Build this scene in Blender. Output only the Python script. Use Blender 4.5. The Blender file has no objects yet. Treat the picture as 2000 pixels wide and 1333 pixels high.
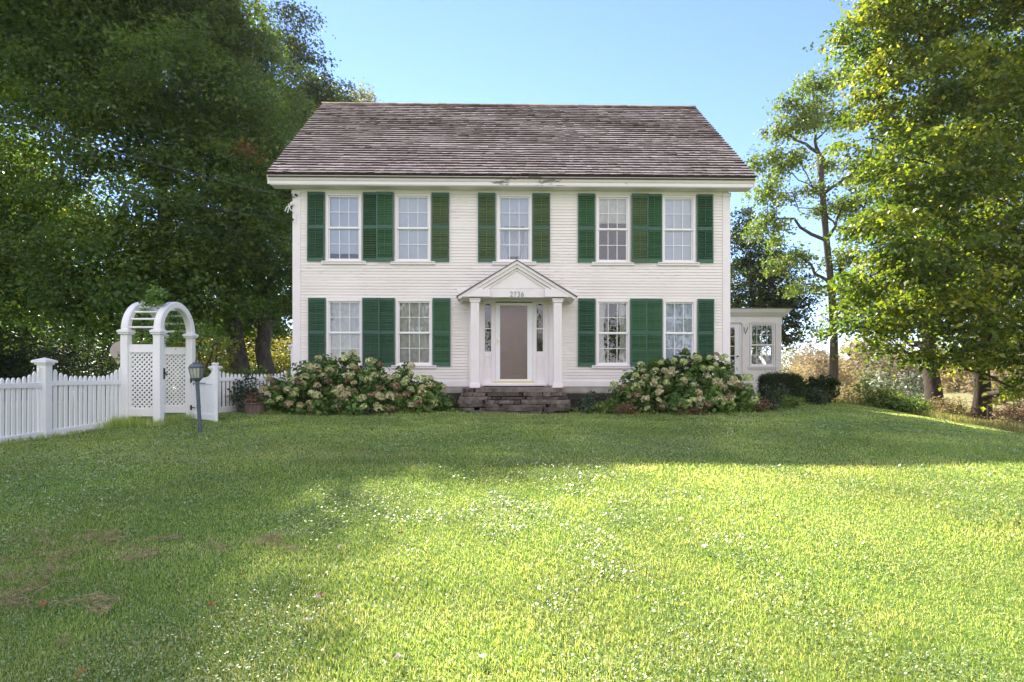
import bpy, bmesh, math, random
import numpy as np
from mathutils import Vector, Matrix
R = math.radians
random.seed(7)
rng = np.random.default_rng(7)
scene = bpy.context.scene
col = scene.collection

# ------------------------------------------------------------------ camera
CAMZ = 1.55
cam = bpy.data.cameras.new("camera"); camo = bpy.data.objects.new("camera", cam); col.objects.link(camo)
camo.location = (0, 0, CAMZ); camo.rotation_euler = (R(90), 0, 0)
cam.sensor_width = 36; cam.lens = 20.12; cam.shift_y = 68.5/2000
cam.clip_start = 0.05; cam.clip_end = 5000
scene.camera = camo

# ------------------------------------------------------------------ sun and sky
KX, KY = 0.56, 1.18                      # shadow of 1 m of height falls KX to the right, KY towards the viewer
sund = Vector((-KX, KY, 1)).normalized()
SUN_EL = math.asin(sund.z); SUN_AZ = math.atan2(sund.x, sund.y)
sl = bpy.data.lights.new("sun", 'SUN'); sl.energy = 5.0; sl.angle = R(0.55); sl.color = (1, .93, .80)
so = bpy.data.objects.new("sun", sl); col.objects.link(so)
so.rotation_euler = sund.to_track_quat('Z', 'Y').to_euler(); so.location = (-20, 40, 40)

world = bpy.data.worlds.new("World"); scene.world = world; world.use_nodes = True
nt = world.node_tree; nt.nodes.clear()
def N(t, typ, **kw):
    n = t.nodes.new(typ)
    for k, v in kw.items(): setattr(n, k, v)
    return n
wo = N(nt, 'ShaderNodeOutputWorld'); bg = N(nt, 'ShaderNodeBackground')
sky = N(nt, 'ShaderNodeTexSky'); sky.sky_type = 'NISHITA'; sky.sun_disc = False
sky.sun_elevation = SUN_EL; sky.sun_rotation = SUN_AZ
sky.air_density = 1.0; sky.dust_density = 0.0; sky.ozone_density = 2.0
tc = N(nt, 'ShaderNodeTexCoord'); sep = N(nt, 'ShaderNodeSeparateXYZ')
nt.links.new(tc.outputs['Generated'], sep.inputs[0])
# made-up bright cloud behind the viewer, added to light the shaded front wall
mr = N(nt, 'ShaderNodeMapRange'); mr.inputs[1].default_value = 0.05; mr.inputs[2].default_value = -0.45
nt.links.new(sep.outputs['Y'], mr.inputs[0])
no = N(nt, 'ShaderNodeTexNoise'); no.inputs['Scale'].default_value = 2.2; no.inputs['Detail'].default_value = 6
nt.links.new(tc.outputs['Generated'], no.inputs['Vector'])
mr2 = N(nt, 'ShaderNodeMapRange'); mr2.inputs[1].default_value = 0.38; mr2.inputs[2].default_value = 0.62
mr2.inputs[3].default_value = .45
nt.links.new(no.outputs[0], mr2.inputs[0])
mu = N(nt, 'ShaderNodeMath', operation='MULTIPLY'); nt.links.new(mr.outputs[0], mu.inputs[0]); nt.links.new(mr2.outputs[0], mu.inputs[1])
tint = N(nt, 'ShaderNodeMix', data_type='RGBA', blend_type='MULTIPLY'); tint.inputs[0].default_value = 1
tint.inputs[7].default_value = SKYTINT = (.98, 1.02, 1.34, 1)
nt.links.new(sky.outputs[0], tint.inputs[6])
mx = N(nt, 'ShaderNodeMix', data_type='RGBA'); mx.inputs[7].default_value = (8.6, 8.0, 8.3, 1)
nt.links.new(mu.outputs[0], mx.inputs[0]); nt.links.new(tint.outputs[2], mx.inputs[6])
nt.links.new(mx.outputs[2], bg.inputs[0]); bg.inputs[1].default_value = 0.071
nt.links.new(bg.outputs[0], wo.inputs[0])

vs = scene.view_settings; vs.view_transform = 'Standard'; vs.look = 'None'; vs.gamma = 1; vs.exposure = 1.79
scene.render.engine = 'CYCLES'
scene.cycles.use_denoising = True
scene.cycles.max_bounces = 8; scene.cycles.transparent_max_bounces = 12
scene.cycles.sample_clamp_indirect = 4

# ------------------------------------------------------------------ helpers
F = 1118.0
def P(px, py, Y): return Vector(((px-1000)/F*Y, Y, CAMZ+(735-py)/F*Y))

def gz(x, y):
    x = np.asarray(x, float); y = np.asarray(y, float)
    b = np.interp(y, [-400, -60, -10, 0, 3, 7.4, 9.5, 11.5, 13.5, 20, 30, 60, 160, 400], [-3, -1.6, -.35, -.12, .10, .45, .52, .61, .66, .78, .5, -.6, -1.2, -1.2])
    fac = np.interp(y, [0, 13, 18, 22], [1, 1, .3, .25])
    fall = np.clip(x-6, 0, 6)**2*.0145*fac
    xc = 11.6-(y-13)*.24
    xc = np.where(y < 13, 11.6+(13-y)*.1, xc); xc = np.maximum(xc, 7.5)
    d = np.clip(x-xc, 0, 14)
    drop = .17*d*d/(d+.6)*np.interp(y, [-5, 5, 26, 60], [.4, 1, .8, 0])
    l = np.clip(-x-11, 0, 10)*.03
    z = b-fall-drop-l
    return np.maximum(z, -3.2) + .012*np.sin(x*1.3+y*.7)+.01*np.sin(y*1.9-x*.6)
def gzf(x, y): return float(gz(x, y))

def tag(o, label=None, cat=None, group=None, kind=None):
    if label: o['label'] = label
    if cat: o['category'] = cat
    if group: o['group'] = group
    if kind: o['kind'] = kind
    return o
def empty(name, loc=(0, 0, 0), rz=0, label=None, cat=None, group=None, parent=None):
    o = bpy.data.objects.new(name, None); col.objects.link(o)
    o.location = loc; o.rotation_euler = (0, 0, rz); o.empty_display_size = .3
    if parent: o.parent = parent
    return tag(o, label, cat, group)

class MB:
    """collects boxes, bars, tubes and sheets, built as one mesh object"""
    def __init__(s): s.v = []; s.f = []; s.r = []
    def add(s, vs_, fs, rnd=None):
        b = len(s.v); s.v += [tuple(v) for v in vs_]
        r = random.random() if rnd is None else rnd
        for f in fs: s.f.append(tuple(i+b for i in f)); s.r.append(r)
        return s
    def box(s, x0, x1, y0, y1, z0, z1, rnd=None, T=None):
        v = [(x, y, z) for x in (x0, x1) for y in (y0, y1) for z in (z0, z1)]
        if T is not None: v = [T @ Vector(p) for p in v]
        return s.add(v, [(0, 1, 3, 2), (4, 6, 7, 5), (0, 4, 5, 1), (2, 3, 7, 6), (0, 2, 6, 4), (1, 5, 7, 3)], rnd)
    def prism(s, poly, a0, a1, axis='y', rnd=None):
        n = len(poly)
        def mk(p, a): return (p[0], a, p[1]) if axis == 'y' else ((a, p[0], p[1]) if axis == 'x' else (p[0], p[1], a))
        v = [mk(p, a0) for p in poly]+[mk(p, a1) for p in poly]
        fs = [tuple(range(n)), tuple(range(2*n-1, n-1, -1))]+[(i, i+n, (i+1) % n+n, (i+1) % n) for i in range(n)]
        return s.add(v, fs, rnd)
    def tube(s, pts, rad, sides=8, cap=True, rnd=None):
        pts = [Vector(p) for p in pts]; n = len(pts)
        if not hasattr(rad, '__len__'): rad = [rad]*n
        v = []; up = None
        for i, p in enumerate(pts):
            t = (pts[min(i+1, n-1)]-pts[max(i-1, 0)]).normalized()
            if up is None: up = Vector((0, 0, 1)) if abs(t.z) < .9 else Vector((1, 0, 0))
            a = t.cross(up)
            if a.length < 1e-4: a = t.cross(Vector((0, 1, 0)))
            a.normalize(); b = a.cross(t).normalized(); up = b
            for k in range(sides):
                th = 2*math.pi*k/sides
                v.append(p+(a*math.cos(th)+b*math.sin(th))*rad[i])
        fs = []
        for i in range(n-1):
            for k in range(sides):
                k2 = (k+1) % sides
                fs.append((i*sides+k, i*sides+k2, (i+1)*sides+k2, (i+1)*sides+k))
        if cap: fs.append(tuple(range(sides-1, -1, -1))); fs.append(tuple(range((n-1)*sides, n*sides)))
        return s.add(v, fs, rnd)
    def lathe(s, prof, c=(0, 0, 0), sides=16, rnd=None):
        v = []; m = len(prof)
        for (r, z) in prof:
            for k in range(sides):
                th = 2*math.pi*k/sides; v.append((c[0]+r*math.cos(th), c[1]+r*math.sin(th), c[2]+z))
        fs = [(i*sides+k, i*sides+(k+1) % sides, (i+1)*sides+(k+1) % sides, (i+1)*sides+k) for i in range(m-1) for k in range(sides)]
        fs.append(tuple(range(sides-1, -1, -1))); fs.append(tuple(range((m-1)*sides, m*sides)))
        return s.add(v, fs, rnd)
    def mesh(s, name):
        me = bpy.data.meshes.new(name); me.from_pydata(s.v, [], s.f)
        a = me.attributes.new('rnd', 'FLOAT', 'FACE'); a.data.foreach_set('value', np.array(s.r, np.float32))
        me.update(); return me
    def build(s, name, mat, parent=None, bevel=0, smooth=False, loc=None, rz=0):
        me = s.mesh(name); me.materials.append(mat)
        o = bpy.data.objects.new(name, me); col.objects.link(o)
        if parent: o.parent = parent
        if loc is not None: o.location = loc
        if rz: o.rotation_euler = (0, 0, rz)
        if bevel:
            b = o.modifiers.new('bevel', 'BEVEL'); b.width = bevel; b.segments = 1; b.limit_method = 'ANGLE'
        if smooth: me.polygons.foreach_set('use_smooth', [True]*len(me.polygons))
        return o
def link(name, me, parent=None, loc=(0, 0, 0), rot=(0, 0, 0), scale=None):
    o = bpy.data.objects.new(name, me); col.objects.link(o); o.location = loc; o.rotation_euler = rot
    if scale: o.scale = scale
    if parent: o.parent = parent
    return o

def poly_mesh(name, verts, nper, rnd, mat=None):
    """verts (M*nper,3): M separate polygons of nper corners"""
    verts = np.asarray(verts, np.float32); m = len(verts)//nper
    me = bpy.data.meshes.new(name)
    me.vertices.add(len(verts)); me.vertices.foreach_set('co', verts.ravel())
    me.loops.add(len(verts)); me.loops.foreach_set('vertex_index', np.arange(len(verts), dtype=np.int32))
    me.polygons.add(m); me.polygons.foreach_set('loop_start', np.arange(0, len(verts), nper, dtype=np.int32))
    a = me.attributes.new('rnd', 'FLOAT', 'FACE'); a.data.foreach_set('value', np.asarray(rnd, np.float32))
    me.update(calc_edges=True)
    if mat: me.materials.append(mat)
    return me

# ------------------------------------------------------------------ materials
def newmat(name):
    m = bpy.data.materials.new(name); m.use_nodes = True; t = m.node_tree; t.nodes.clear()
    out = N(t, 'ShaderNodeOutputMaterial'); return m, t, out
def ramp(t, stops, src):
    r = N(t, 'ShaderNodeValToRGB'); e = r.color_ramp.elements
    while len(e) < len(stops): e.new(.5)
    for el, (p, c) in zip(e, stops): el.position = p; el.color = (*c, 1)
    t.links.new(src, r.inputs[0]); return r.outputs[0]
def noise(t, scale, detail=4, coord='Object', stretch=None, rough=.55):
    c = N(t, 'ShaderNodeTexCoord'); s = c.outputs[coord]
    if stretch:
        mp = N(t, 'ShaderNodeMapping'); mp.inputs['Scale'].default_value = stretch; t.links.new(s, mp.inputs[0]); s = mp.outputs[0]
    n = N(t, 'ShaderNodeTexNoise'); n.inputs['Scale'].default_value = scale; n.inputs['Detail'].default_value = detail
    n.inputs['Roughness'].default_value = rough
    t.links.new(s, n.inputs['Vector']); return n.outputs[0]
def mixc(t, fac, a, b, mode='MIX'):
    m = N(t, 'ShaderNodeMix', data_type='RGBA', blend_type=mode)
    if hasattr(fac, 'links'): t.links.new(fac, m.inputs[0])
    else: m.inputs[0].default_value = fac
    for v, i in ((a, 6), (b, 7)):
        if hasattr(v, 'links'): t.links.new(v, m.inputs[i])
        else: m.inputs[i].default_value = (*v, 1)
    return m.outputs[2]
def maprange(t, src, a, b, c=0, d=1):
    m = N(t, 'ShaderNodeMapRange'); t.links.new(src, m.inputs[0])
    for i, v in enumerate((a, b, c, d)): m.inputs[i+1].default_value = v
    return m.outputs[0]
def attr(t, name='rnd'):
    a = N(t, 'ShaderNodeAttribute'); a.attribute_name = name; return a.outputs['Fac']
def bumpn(t, h, strength=.3, dist=.01):
    b = N(t, 'ShaderNodeBump'); b.inputs['Strength'].default_value = strength; b.inputs['Distance'].default_value = dist
    t.links.new(h, b.inputs['Height']); return b.outputs[0]
def princ(t, out, colr, rough=.6, spec=.4, metal=0, normal=None):
    p = N(t, 'ShaderNodeBsdfPrincipled')
    if hasattr(colr, 'links'): t.links.new(colr, p.inputs['Base Color'])
    else: p.inputs['Base Color'].default_value = (*colr, 1)
    if hasattr(rough, 'links'): t.links.new(rough, p.inputs['Roughness'])
    else: p.inputs['Roughness'].default_value = rough
    p.inputs['Specular IOR Level'].default_value = spec; p.inputs['Metallic'].default_value = metal
    if normal is not None: t.links.new(normal, p.inputs['Normal'])
    if out is not None: t.links.new(p.outputs[0], out.inputs[0])
    return p
def mat_simple(name, c, rough=.6, spec=.4, metal=0, var=.15, scale=6, bump=0, bscale=40, dirt=None, dirtamt=.5, rndvar=0, stretch=None):
    m, t, out = newmat(name)
    lo = tuple(v*(1-var) for v in c); hi = tuple(min(1, v*(1+var)) for v in c)
    cc = mixc(t, maprange(t, noise(t, scale, 5, stretch=stretch), .3, .7), lo, hi)
    if rndvar:
        cc = mixc(t, 1.0, cc, ramp(t, [(0, (1-rndvar,)*3), (1, (1,)*3)], attr(t)), 'MULTIPLY')
    if dirt:
        cc = mixc(t, maprange(t, noise(t, scale*1.7+.3, 8, rough=.7), .55, .78, 0, dirtamt), cc, dirt)
    nm = bumpn(t, noise(t, bscale, 4), bump) if bump else None
    princ(t, out, cc, rough, spec, metal, nm); return m

WHITE = mat_simple('white_paint', (.81, .765, .765), .5, .35, var=.03, scale=2.5, bump=.08, bscale=60, dirt=(.52, .46, .40), dirtamt=.28)
def mat_siding():
    m, t, out = newmat('siding_paint')
    c = mixc(t, maprange(t, noise(t, .8, 5), .3, .7), (.79, .745, .71), (.84, .80, .765))
    c = mixc(t, 1.0, c, ramp(t, [(0, (.93, .92, .91)), (1, (1, 1, 1))], attr(t)), 'MULTIPLY')
    # grey weathering streaks along the boards
    s = noise(t, 3.2, 8, stretch=(.9, 1, 9), rough=.7)
    patch = maprange(t, noise(t, .55, 3), .42, .60)
    mu = N(t, 'ShaderNodeMath', operation='MULTIPLY'); t.links.new(maprange(t, s, .54, .70), mu.inputs[0]); t.links.new(patch, mu.inputs[1])
    c = mixc(t, mu.outputs[0], c, (.36, .33, .31))
    princ(t, out, c, .55, .3, 0, bumpn(t, noise(t, 50, 3, stretch=(.3, 1, 2)), .12)); return m
SIDING = mat_siding()
def mat_cornice():
    m, t, out = newmat('cornice_paint')
    c = mixc(t, maprange(t, noise(t, 1.2, 5), .3, .7), (.77, .73, .715), (.82, .785, .775))
    co = N(t, 'ShaderNodeTexCoord'); sx = N(t, 'ShaderNodeSeparateXYZ'); t.links.new(co.outputs['Object'], sx.inputs[0])
    # flaking paint down to bare wood over the middle of the board
    near = maprange(t, sx.outputs['X'], -1.2, -.2); near2 = maprange(t, sx.outputs['X'], 3.4, .4)
    mn = N(t, 'ShaderNodeMath', operation='MINIMUM'); t.links.new(near, mn.inputs[0]); t.links.new(near2, mn.inputs[1])
    ad = N(t, 'ShaderNodeMath', operation='MULTIPLY_ADD'); t.links.new(mn.outputs[0], ad.inputs[0]); ad.inputs[1].default_value = .16
    t.links.new(noise(t, 3.5, 9, stretch=(.6, 1, 3), rough=.75), ad.inputs[2])
    c = mixc(t, maprange(t, ad.outputs[0], .66, .70), c, (.25, .22, .20))
    princ(t, out, c, .55, .3, 0, bumpn(t, ad.outputs[0], .3)); return m
CORNICE = mat_cornice()
VINYL = mat_simple('white_fence_vinyl', (.80, .80, .80), .42, .45, var=.02, scale=3, dirt=(.52, .52, .42), dirtamt=.35)
SASH = mat_simple('white_sash', (.83, .83, .84), .35, .5, var=.02)
def mat_green(name, c, c2):
    m, t, out = newmat(name)
    cc = mixc(t, maprange(t, noise(t, 1.6, 5), .35, .65), c, c2)
    cc = mixc(t, 1.0, cc, ramp(t, [(0, (.72,)*3), (1, (1.1,)*3)], attr(t)), 'MULTIPLY')
    princ(t, out, cc, .42, .4, 0, bumpn(t, noise(t, 60, 3), .1)); return m
G_DARK = mat_green('shutter_dark_green', (.017, .075, .036), (.022, .088, .042))
G_MID = mat_green('shutter_mid_green', (.028, .105, .042), (.038, .125, .05))
G_OLIVE = mat_green('shutter_faded_green', (.07, .12, .045), (.085, .135, .055))
G_RAIL = mat_green('shutter_frame_green', (.035, .115, .075), (.045, .13, .09))

def mat_glass(name='window_glass', tint=(.93, .95, .96), boost=2.0, grough=.01):
    m, t, out = newmat(name)
    fr = N(t, 'ShaderNodeFresnel'); fr.inputs[0].default_value = 1.5
    mu = N(t, 'ShaderNodeMath', operation='MULTIPLY'); mu.use_clamp = True; mu.inputs[1].default_value = boost; t.links.new(fr.outputs[0], mu.inputs[0])
    tr = N(t, 'ShaderNodeBsdfTransparent'); tr.inputs[0].default_value = (*tint, 1)
    gl = N(t, 'ShaderNodeBsdfGlossy'); gl.inputs['Roughness'].default_value = grough
    nm = bumpn(t, noise(t, 1.3, 1), .025, .02); t.links.new(nm, gl.inputs['Normal'])
    mx_ = N(t, 'ShaderNodeMixShader'); t.links.new(mu.outputs[0], mx_.inputs[0]); t.links.new(tr.outputs[0], mx_.inputs[1]); t.links.new(gl.outputs[0], mx_.inputs[2])
    t.links.new(mx_.outputs[0], out.inputs[0]); return m
GLASS = mat_glass(boost=1.8)
DOORGLASS = mat_glass('storm_door_glass', (.94, .88, .88), 1.6, .22)
SHADE = mat_simple('white_window_shade', (.72, .76, .86), .8, .1, var=.03)
SHEER = mat_simple('cream_curtain', (.76, .71, .64), .9, .1, var=.15, scale=8)
INTERIOR = mat_simple('dark_interior', (.10, .075, .055), .9, .1)
def mat_shingle():
    m, t, out = newmat('weathered_shingles')
    c = ramp(t, [(0, (.44, .385, .34)), (.35, (.61, .54, .475)), (.7, (.71, .635, .56)), (1, (.84, .77, .68))], attr(t))
    c = mixc(t, 1.0, c, mixc(t, maprange(t, noise(t, .7, 5), .3, .7), (.68, .62, .60), (1.1, 1.08, 1.04)), 'MULTIPLY')
    c = mixc(t, maprange(t, noise(t, 3.5, 6), .56, .74, 0, .45), c, (.16, .15, .14))
    princ(t, out, c, .8, .25, 0, bumpn(t, noise(t, 24, 5, stretch=(6, 1, 1)), .5)); return m
SHINGLE = mat_shingle()
SHINGLE_END = mat_simple('shade_dark_shingle_ends', (.07, .052, .045), .9, .1, var=.3)  # dark brown carries the shadow band under each shingle course
STONE = mat_simple('slate_stone', (.19, .16, .14), .9, .25, var=.55, scale=4, bump=1, bscale=13, dirt=(.05, .085, .02), dirtamt=.95, rndvar=.6)
FOUND = mat_simple('parged_foundation', (.36, .33, .28), .9, .2, var=.25, scale=3, bump=.6, bscale=14, dirt=(.10, .11, .06), dirtamt=.8)
METAL_DK = mat_simple('black_iron', (.02, .02, .022), .5, .5, .3)
BRASS = mat_simple('brass', (.72, .62, .38), .4, .5, 1, var=.05)
LAMPGREY = mat_simple('blue_grey_metal', (.085, .11, .13), .55, .45, .1, var=.15, scale=12, dirt=(.2, .22, .2), dirtamt=.5)
LAMPGLASS = mat_simple('frosted_lamp_glass', (.42, .42, .36), .35, .5, var=.2, scale=15)
NUMBER = mat_simple('grey_number_metal', (.16, .14, .13), .5, .5)
CABLE = mat_simple('cable', (.05, .05, .055), .5, .4)
CONDUIT = mat_simple('white_cable', (.75, .75, .76), .5, .4)
def mat_bark(name, c, sc=7):
    m, t, out = newmat(name)
    n = noise(t, sc, 7, stretch=(1, 1, .22), rough=.7)
    cc = ramp(t, [(.3, tuple(v*.45 for v in c)), (.7, tuple(v*1.35 for v in c))], n)
    princ(t, out, cc, .95, .15, 0, bumpn(t, n, 1.0, .04)); return m
BARK = mat_bark('maple_bark', (.11, .095, .08)); BARK2 = mat_bark('brown_bark', (.065, .05, .038))

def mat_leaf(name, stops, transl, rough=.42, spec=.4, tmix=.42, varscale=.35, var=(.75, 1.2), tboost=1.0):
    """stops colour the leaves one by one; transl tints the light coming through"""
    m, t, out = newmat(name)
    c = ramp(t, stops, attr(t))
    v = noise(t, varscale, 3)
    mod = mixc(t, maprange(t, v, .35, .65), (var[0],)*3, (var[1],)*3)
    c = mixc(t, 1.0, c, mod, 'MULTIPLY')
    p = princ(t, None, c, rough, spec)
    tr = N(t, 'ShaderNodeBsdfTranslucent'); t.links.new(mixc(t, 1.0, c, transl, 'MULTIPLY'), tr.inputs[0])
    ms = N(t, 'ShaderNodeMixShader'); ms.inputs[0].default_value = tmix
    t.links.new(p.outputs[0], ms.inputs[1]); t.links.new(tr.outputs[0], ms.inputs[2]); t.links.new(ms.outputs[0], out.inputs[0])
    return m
# ------------------------------------------------------------------ house
HY = 15.3
house = empty('house', (0.03, HY, 0), R(1.2), 'two storey white clapboard house with green louvred shutters and brown shingle roof', 'house')
S = F/HY
def fx(px): return (px-1002.5)/S
def fz(py): return CAMZ+(735-py)/S
XW = fx(1428)                      # half width
DEP = 8.4
Z0 = fz(752); ZT = 6.50

W2 = [(640, 708), (773, 842), (971, 1039), (1165, 1231), (1295, 1360)]
W1 = [(641, 710), (775, 845), (1165, 1231), (1297, 1361)]
wins = [(fx(a), fx(b), fz(512), fz(381)) for a, b in W2]+[(fx(a), fx(b), fz(714), fz(586)) for a, b in W1]
DOOR = (fx(944), fx(1064), fz(752), fz(586))
openings = [(a+.03, b-.03, c+.02, d-.03) for a, b, c, d in wins]+[(DOOR[0]+.01, DOOR[1]-.01, DOOR[2]-.05, DOOR[3]-.01)]

def segs(z, x0, x1, ops):
    cur = [(x0, x1)]
    for a, b, c, d in ops:
        if c < z < d:
            nxt = []
            for s, e in cur:
                if b <= s or a >= e: nxt.append((s, e))
                else:
                    if a > s: nxt.append((s, a))
                    if b < e: nxt.append((b, e))
            cur = nxt
    return cur
def clapboards(mb, x0, x1, z0, z1, ops, exp=.0785, T=None, peak=None):
    n = round((z1-z0)/exp); e = (z1-z0)/n
    for i in range(n):
        za = z0+i*e; zb = za+e
        for s, f in segs((za+zb)/2, x0, x1, ops):
            # split long boards at random butt joints
            cuts = [s]
            while f-cuts[-1] > 4: cuts.append(cuts[-1]+random.uniform(1.6, 3.4))
            cuts.append(f)
            for a, b in zip(cuts[:-1], cuts[1:]):
                j = random.uniform(0, .004); w0 = random.uniform(-.005, .004); w1 = random.uniform(-.005, .004)
                yb = -.017-j
                v = [(a, yb, za+w0), (b-.002, yb, za+w1), (b-.002, -.003, zb+.004), (a, -.003, zb+.004), (a, 0, za+w0), (b-.002, 0, za+w1)]
                if peak: v = [peak(p) for p in v]
                if T is not None: v = [T @ Vector(p) for p in v]
                mb.add(v, [(0, 1, 2, 3), (4, 5, 1, 0)])
sd = MB(); clapboards(sd, -XW+.18, XW-.18, Z0+.10, ZT-.10, openings)
o = sd.build('siding', SIDING, house)
# wall behind the boards, with its openings cut out
wl = MB()
xs = sorted(set([-XW+.01, XW-.01]+[v for a in openings for v in a[:2]])); zs = sorted(set([Z0-.02, ZT]+[v for a in openings for v in a[2:]]))
for i in range(len(zs)-1):
    zm = (zs[i]+zs[i+1])/2
    for s, e in segs(zm, xs[0], xs[-1], openings): wl.box(s, e, .0, .14, zs[i], zs[i+1])
# sides, back, gables, floors
wl.box(-XW+.01, -XW+.14, .14, DEP, Z0-.02, ZT); wl.box(XW-.14, XW-.01, .14, DEP, Z0-.02, ZT); wl.box(-XW+.14, XW-.14, DEP-.12, DEP, Z0-.02, ZT)
for xa, xb in ((-XW+.01, -XW+.12), (XW-.12, XW-.01)): wl.prism([(0, ZT), (DEP, ZT), (DEP/2, ZT+DEP/2*.86)], xa, xb, 'x')
wl.build('wall', WHITE, house)
for sgn in (-1, 1):
    g = MB(); Tm = Matrix.Translation((sgn*(XW-.01), (0 if sgn > 0 else DEP), 0)) @ Matrix.Rotation(R(90*sgn), 4, 'Z')
    clapboards(g, .12, DEP-.12, Z0+.1, ZT, [], T=Tm); g.build('side_siding', SIDING, house)
fl = MB(); fl.box(-XW+.15, XW-.15, .15, DEP-.13, 3.70, 3.9); fl.box(-XW+.15, XW-.15, .15, DEP-.13, 1.1, 1.28); fl.box(-XW+.15, XW-.15, 3.6, 3.7, 1.28, 3.7); fl.box(-XW+.15, XW-.15, 3.6, 3.7, 3.9, 6.4)
fl.build('interior', INTERIOR, house)
# corner boards, skirt board, frieze
for sgn in (-1, 1):
    c = MB(); xa, xb = sorted((sgn*(XW-.18), sgn*(XW+.022)))
    c.box(xa, xb, -.028, .12, Z0-.06, ZT-.13); c.box(xa-.015, xb+.015, -.055, .12, ZT-.13, ZT-.02)
    c.build('corner_board', WHITE, house, bevel=.004)
for a, b in ((-XW+.182, DOOR[0]-.36), (DOOR[1]+.32, XW-.182)):
    sk = MB(); sk.box(a, b, -.03, 0, Z0-.05, Z0+.098); sk.build('skirt_board', WHITE, house, bevel=.004)
fr_ = MB(); fr_.box(-XW+.165, XW-.165, -.03, .0, ZT-.098, ZT-.001); fr_.build('frieze_board', WHITE, house)
# foundation
fo = MB(); fo.box(-XW+.03, XW-.03, .02, DEP-.02, .1, Z0-.03)
fo.box(-XW+.03, XW-.03, -.012, .02, 1.10, Z0-.055)
fnd = fo.build('foundation', FOUND, house); fs_ = MB()
for zr0, zr1 in ((.5, .72), (.725, .90), (.905, 1.095)):
    x = -XW+.05
    while x < XW-.3: w = random.uniform(.25, .7); fs_.box(x, x+w-.015, -.02-random.random()*.05, .019, zr0, zr1-random.random()*.02); x += w
fs_.build('foundation_stones', mat_simple('dark_foundation_stone', (.06, .055, .048), .9, .2, var=.4, scale=4, bump=.8, bscale=12, rndvar=.4), fnd, bevel=.015)

# roof
EY = -.45; EZ = 6.76; RY = DEP/2; RZ = 10.75; XE = 6.36
slope = math.hypot(RY-EY, RZ-EZ); ang = math.atan2(RZ-EZ, RY-EY)
du = Vector((0, math.cos(ang), math.sin(ang))); dn = Vector((0, -math.sin(ang), math.cos(ang)))
rf = MB(); th = .05
rf.prism([(EY, EZ-.03), (RY, RZ-.03), (2*RY-EY, EZ-.03), (2*RY-EY, EZ-.09), (RY, RZ-.11), (EY, EZ-.09)], -XE+.03, XE-.03, 'x')
roof = rf.build('roof', SHINGLE_END, house)
tops = MB(); ends = MB(); nrow = 33; ex = slope/nrow
for i in range(nrow):
    u0 = i*ex; x = -XE+random.uniform(-.01, .01); rowlift = random.uniform(-.003, .006)
    while x < XE-.02:
        w = min(random.uniform(.09, .24), XE-x)
        if XE-(x+w) < .05: w = XE-x
        wob = .012*math.sin(x*.9+i*.5)+.01*math.sin(x*2.7+i*1.9)+random.uniform(-.009, .009)
        sag = -.03*math.cos(x/XE*1.5)*math.sin(math.pi*min(1, i/nrow))
        ub = u0+wob; ut = min(u0+ex+.02, slope)
        nb = .042+rowlift+random.uniform(-.003, .010); nt2 = .004
        rr = min(1, max(0, random.gauss(.5, .17)+.12*math.sin(x*.8+i*.37)))
        if i < 1: nb += .008
        def q(xx, u, n_): return Vector((xx, EY, EZ))+du*u+dn*(n_+sag*.5)
        a, b = x+.002, x+w-.002
        tops.add([q(a, ub, nb), q(b, ub, nb+random.uniform(-.003, .003)), q(b, ut, nt2), q(a, ut, nt2)], [(0, 1, 2, 3)], rr)
        ends.add([q(a, ub, nb), q(b, ub, nb), q(b, ub+.004, -.005), q(a, ub+.004, -.005), q(a, ut, nt2-.01), q(b, ut, nt2-.01)], [(0, 3, 2, 1), (0, 4, 3), (1, 2, 5)], rr)
        x += w
t_ = tops.build('shingles', SHINGLE, roof); e_ = ends.build('shingle_butts', SHINGLE_END, roof)
bk = MB(); bk.add([(-XE, RY, RZ+.02), (XE, RY, RZ+.02), (XE, 2*RY-EY, EZ+.02), (-XE, 2*RY-EY, EZ+.02)], [(0, 1, 2, 3)]); bk.build('rear_shingles', SHINGLE, roof)
rc = MB(); x = -XE
while x < XE-.05:
    w = min(.28, XE-x); rc.box(x, x+w-.004, RY-.09, RY+.09, RZ+.005+random.random()*.008, RZ+.03+random.random()*.01); x += w
rc.build('ridge_cap', SHINGLE, roof)
co = MB()
# front cornice: crown, fascia and lower moulding
co.prism([(EY-.005, EZ-.035), (EY+.02, EZ-.035), (EY+.06, EZ-.13), (EY+.035, EZ-.13)], -XE+.01, XE-.01, 'x')
co.prism([(EY+.035, EZ-.131), (.0, EZ-.131), (.0, EZ-.24), (EY+.065, EZ-.24), (EY+.065, EZ-.16), (EY+.05, EZ-.15)], -XE+.05, XE-.05, 'x')
co.box(-XE+.02, XE-.02, EY+.025, 0, EZ-.1, EZ-.08)
co.build('cornice', CORNICE, house)
so_ = MB(); so_.box(-XE+.07, XE-.07, EY+.075, -.031, ZT, ZT+.012); so_.build('soffit', WHITE, house)
for sgn in (-1, 1):
    b = MB(); xa, xb = sorted((sgn*(XE-.045), sgn*(XE-.008)))
    for s in (1, -1):
        y0 = EY if s == 1 else 2*RY-EY
        b.prism([(y0+s*.05, EZ-.04), (RY, RZ-.045), (RY, RZ-.25), (y0+s*.05+.0, EZ-.25)], xa, xb, 'x')
    b.build('rake_board', CORNICE, house)
    b = MB(); xa, xb = sorted((sgn*(XW+.0), sgn*(XE-.046)))
    b.prism([(EY+.09, EZ-.10), (RY, RZ-.16), (RY, RZ-.19), (EY+.09, EZ-.13)], xa, xb, 'x'); b.build('rake_soffit', WHITE, house)

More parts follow.
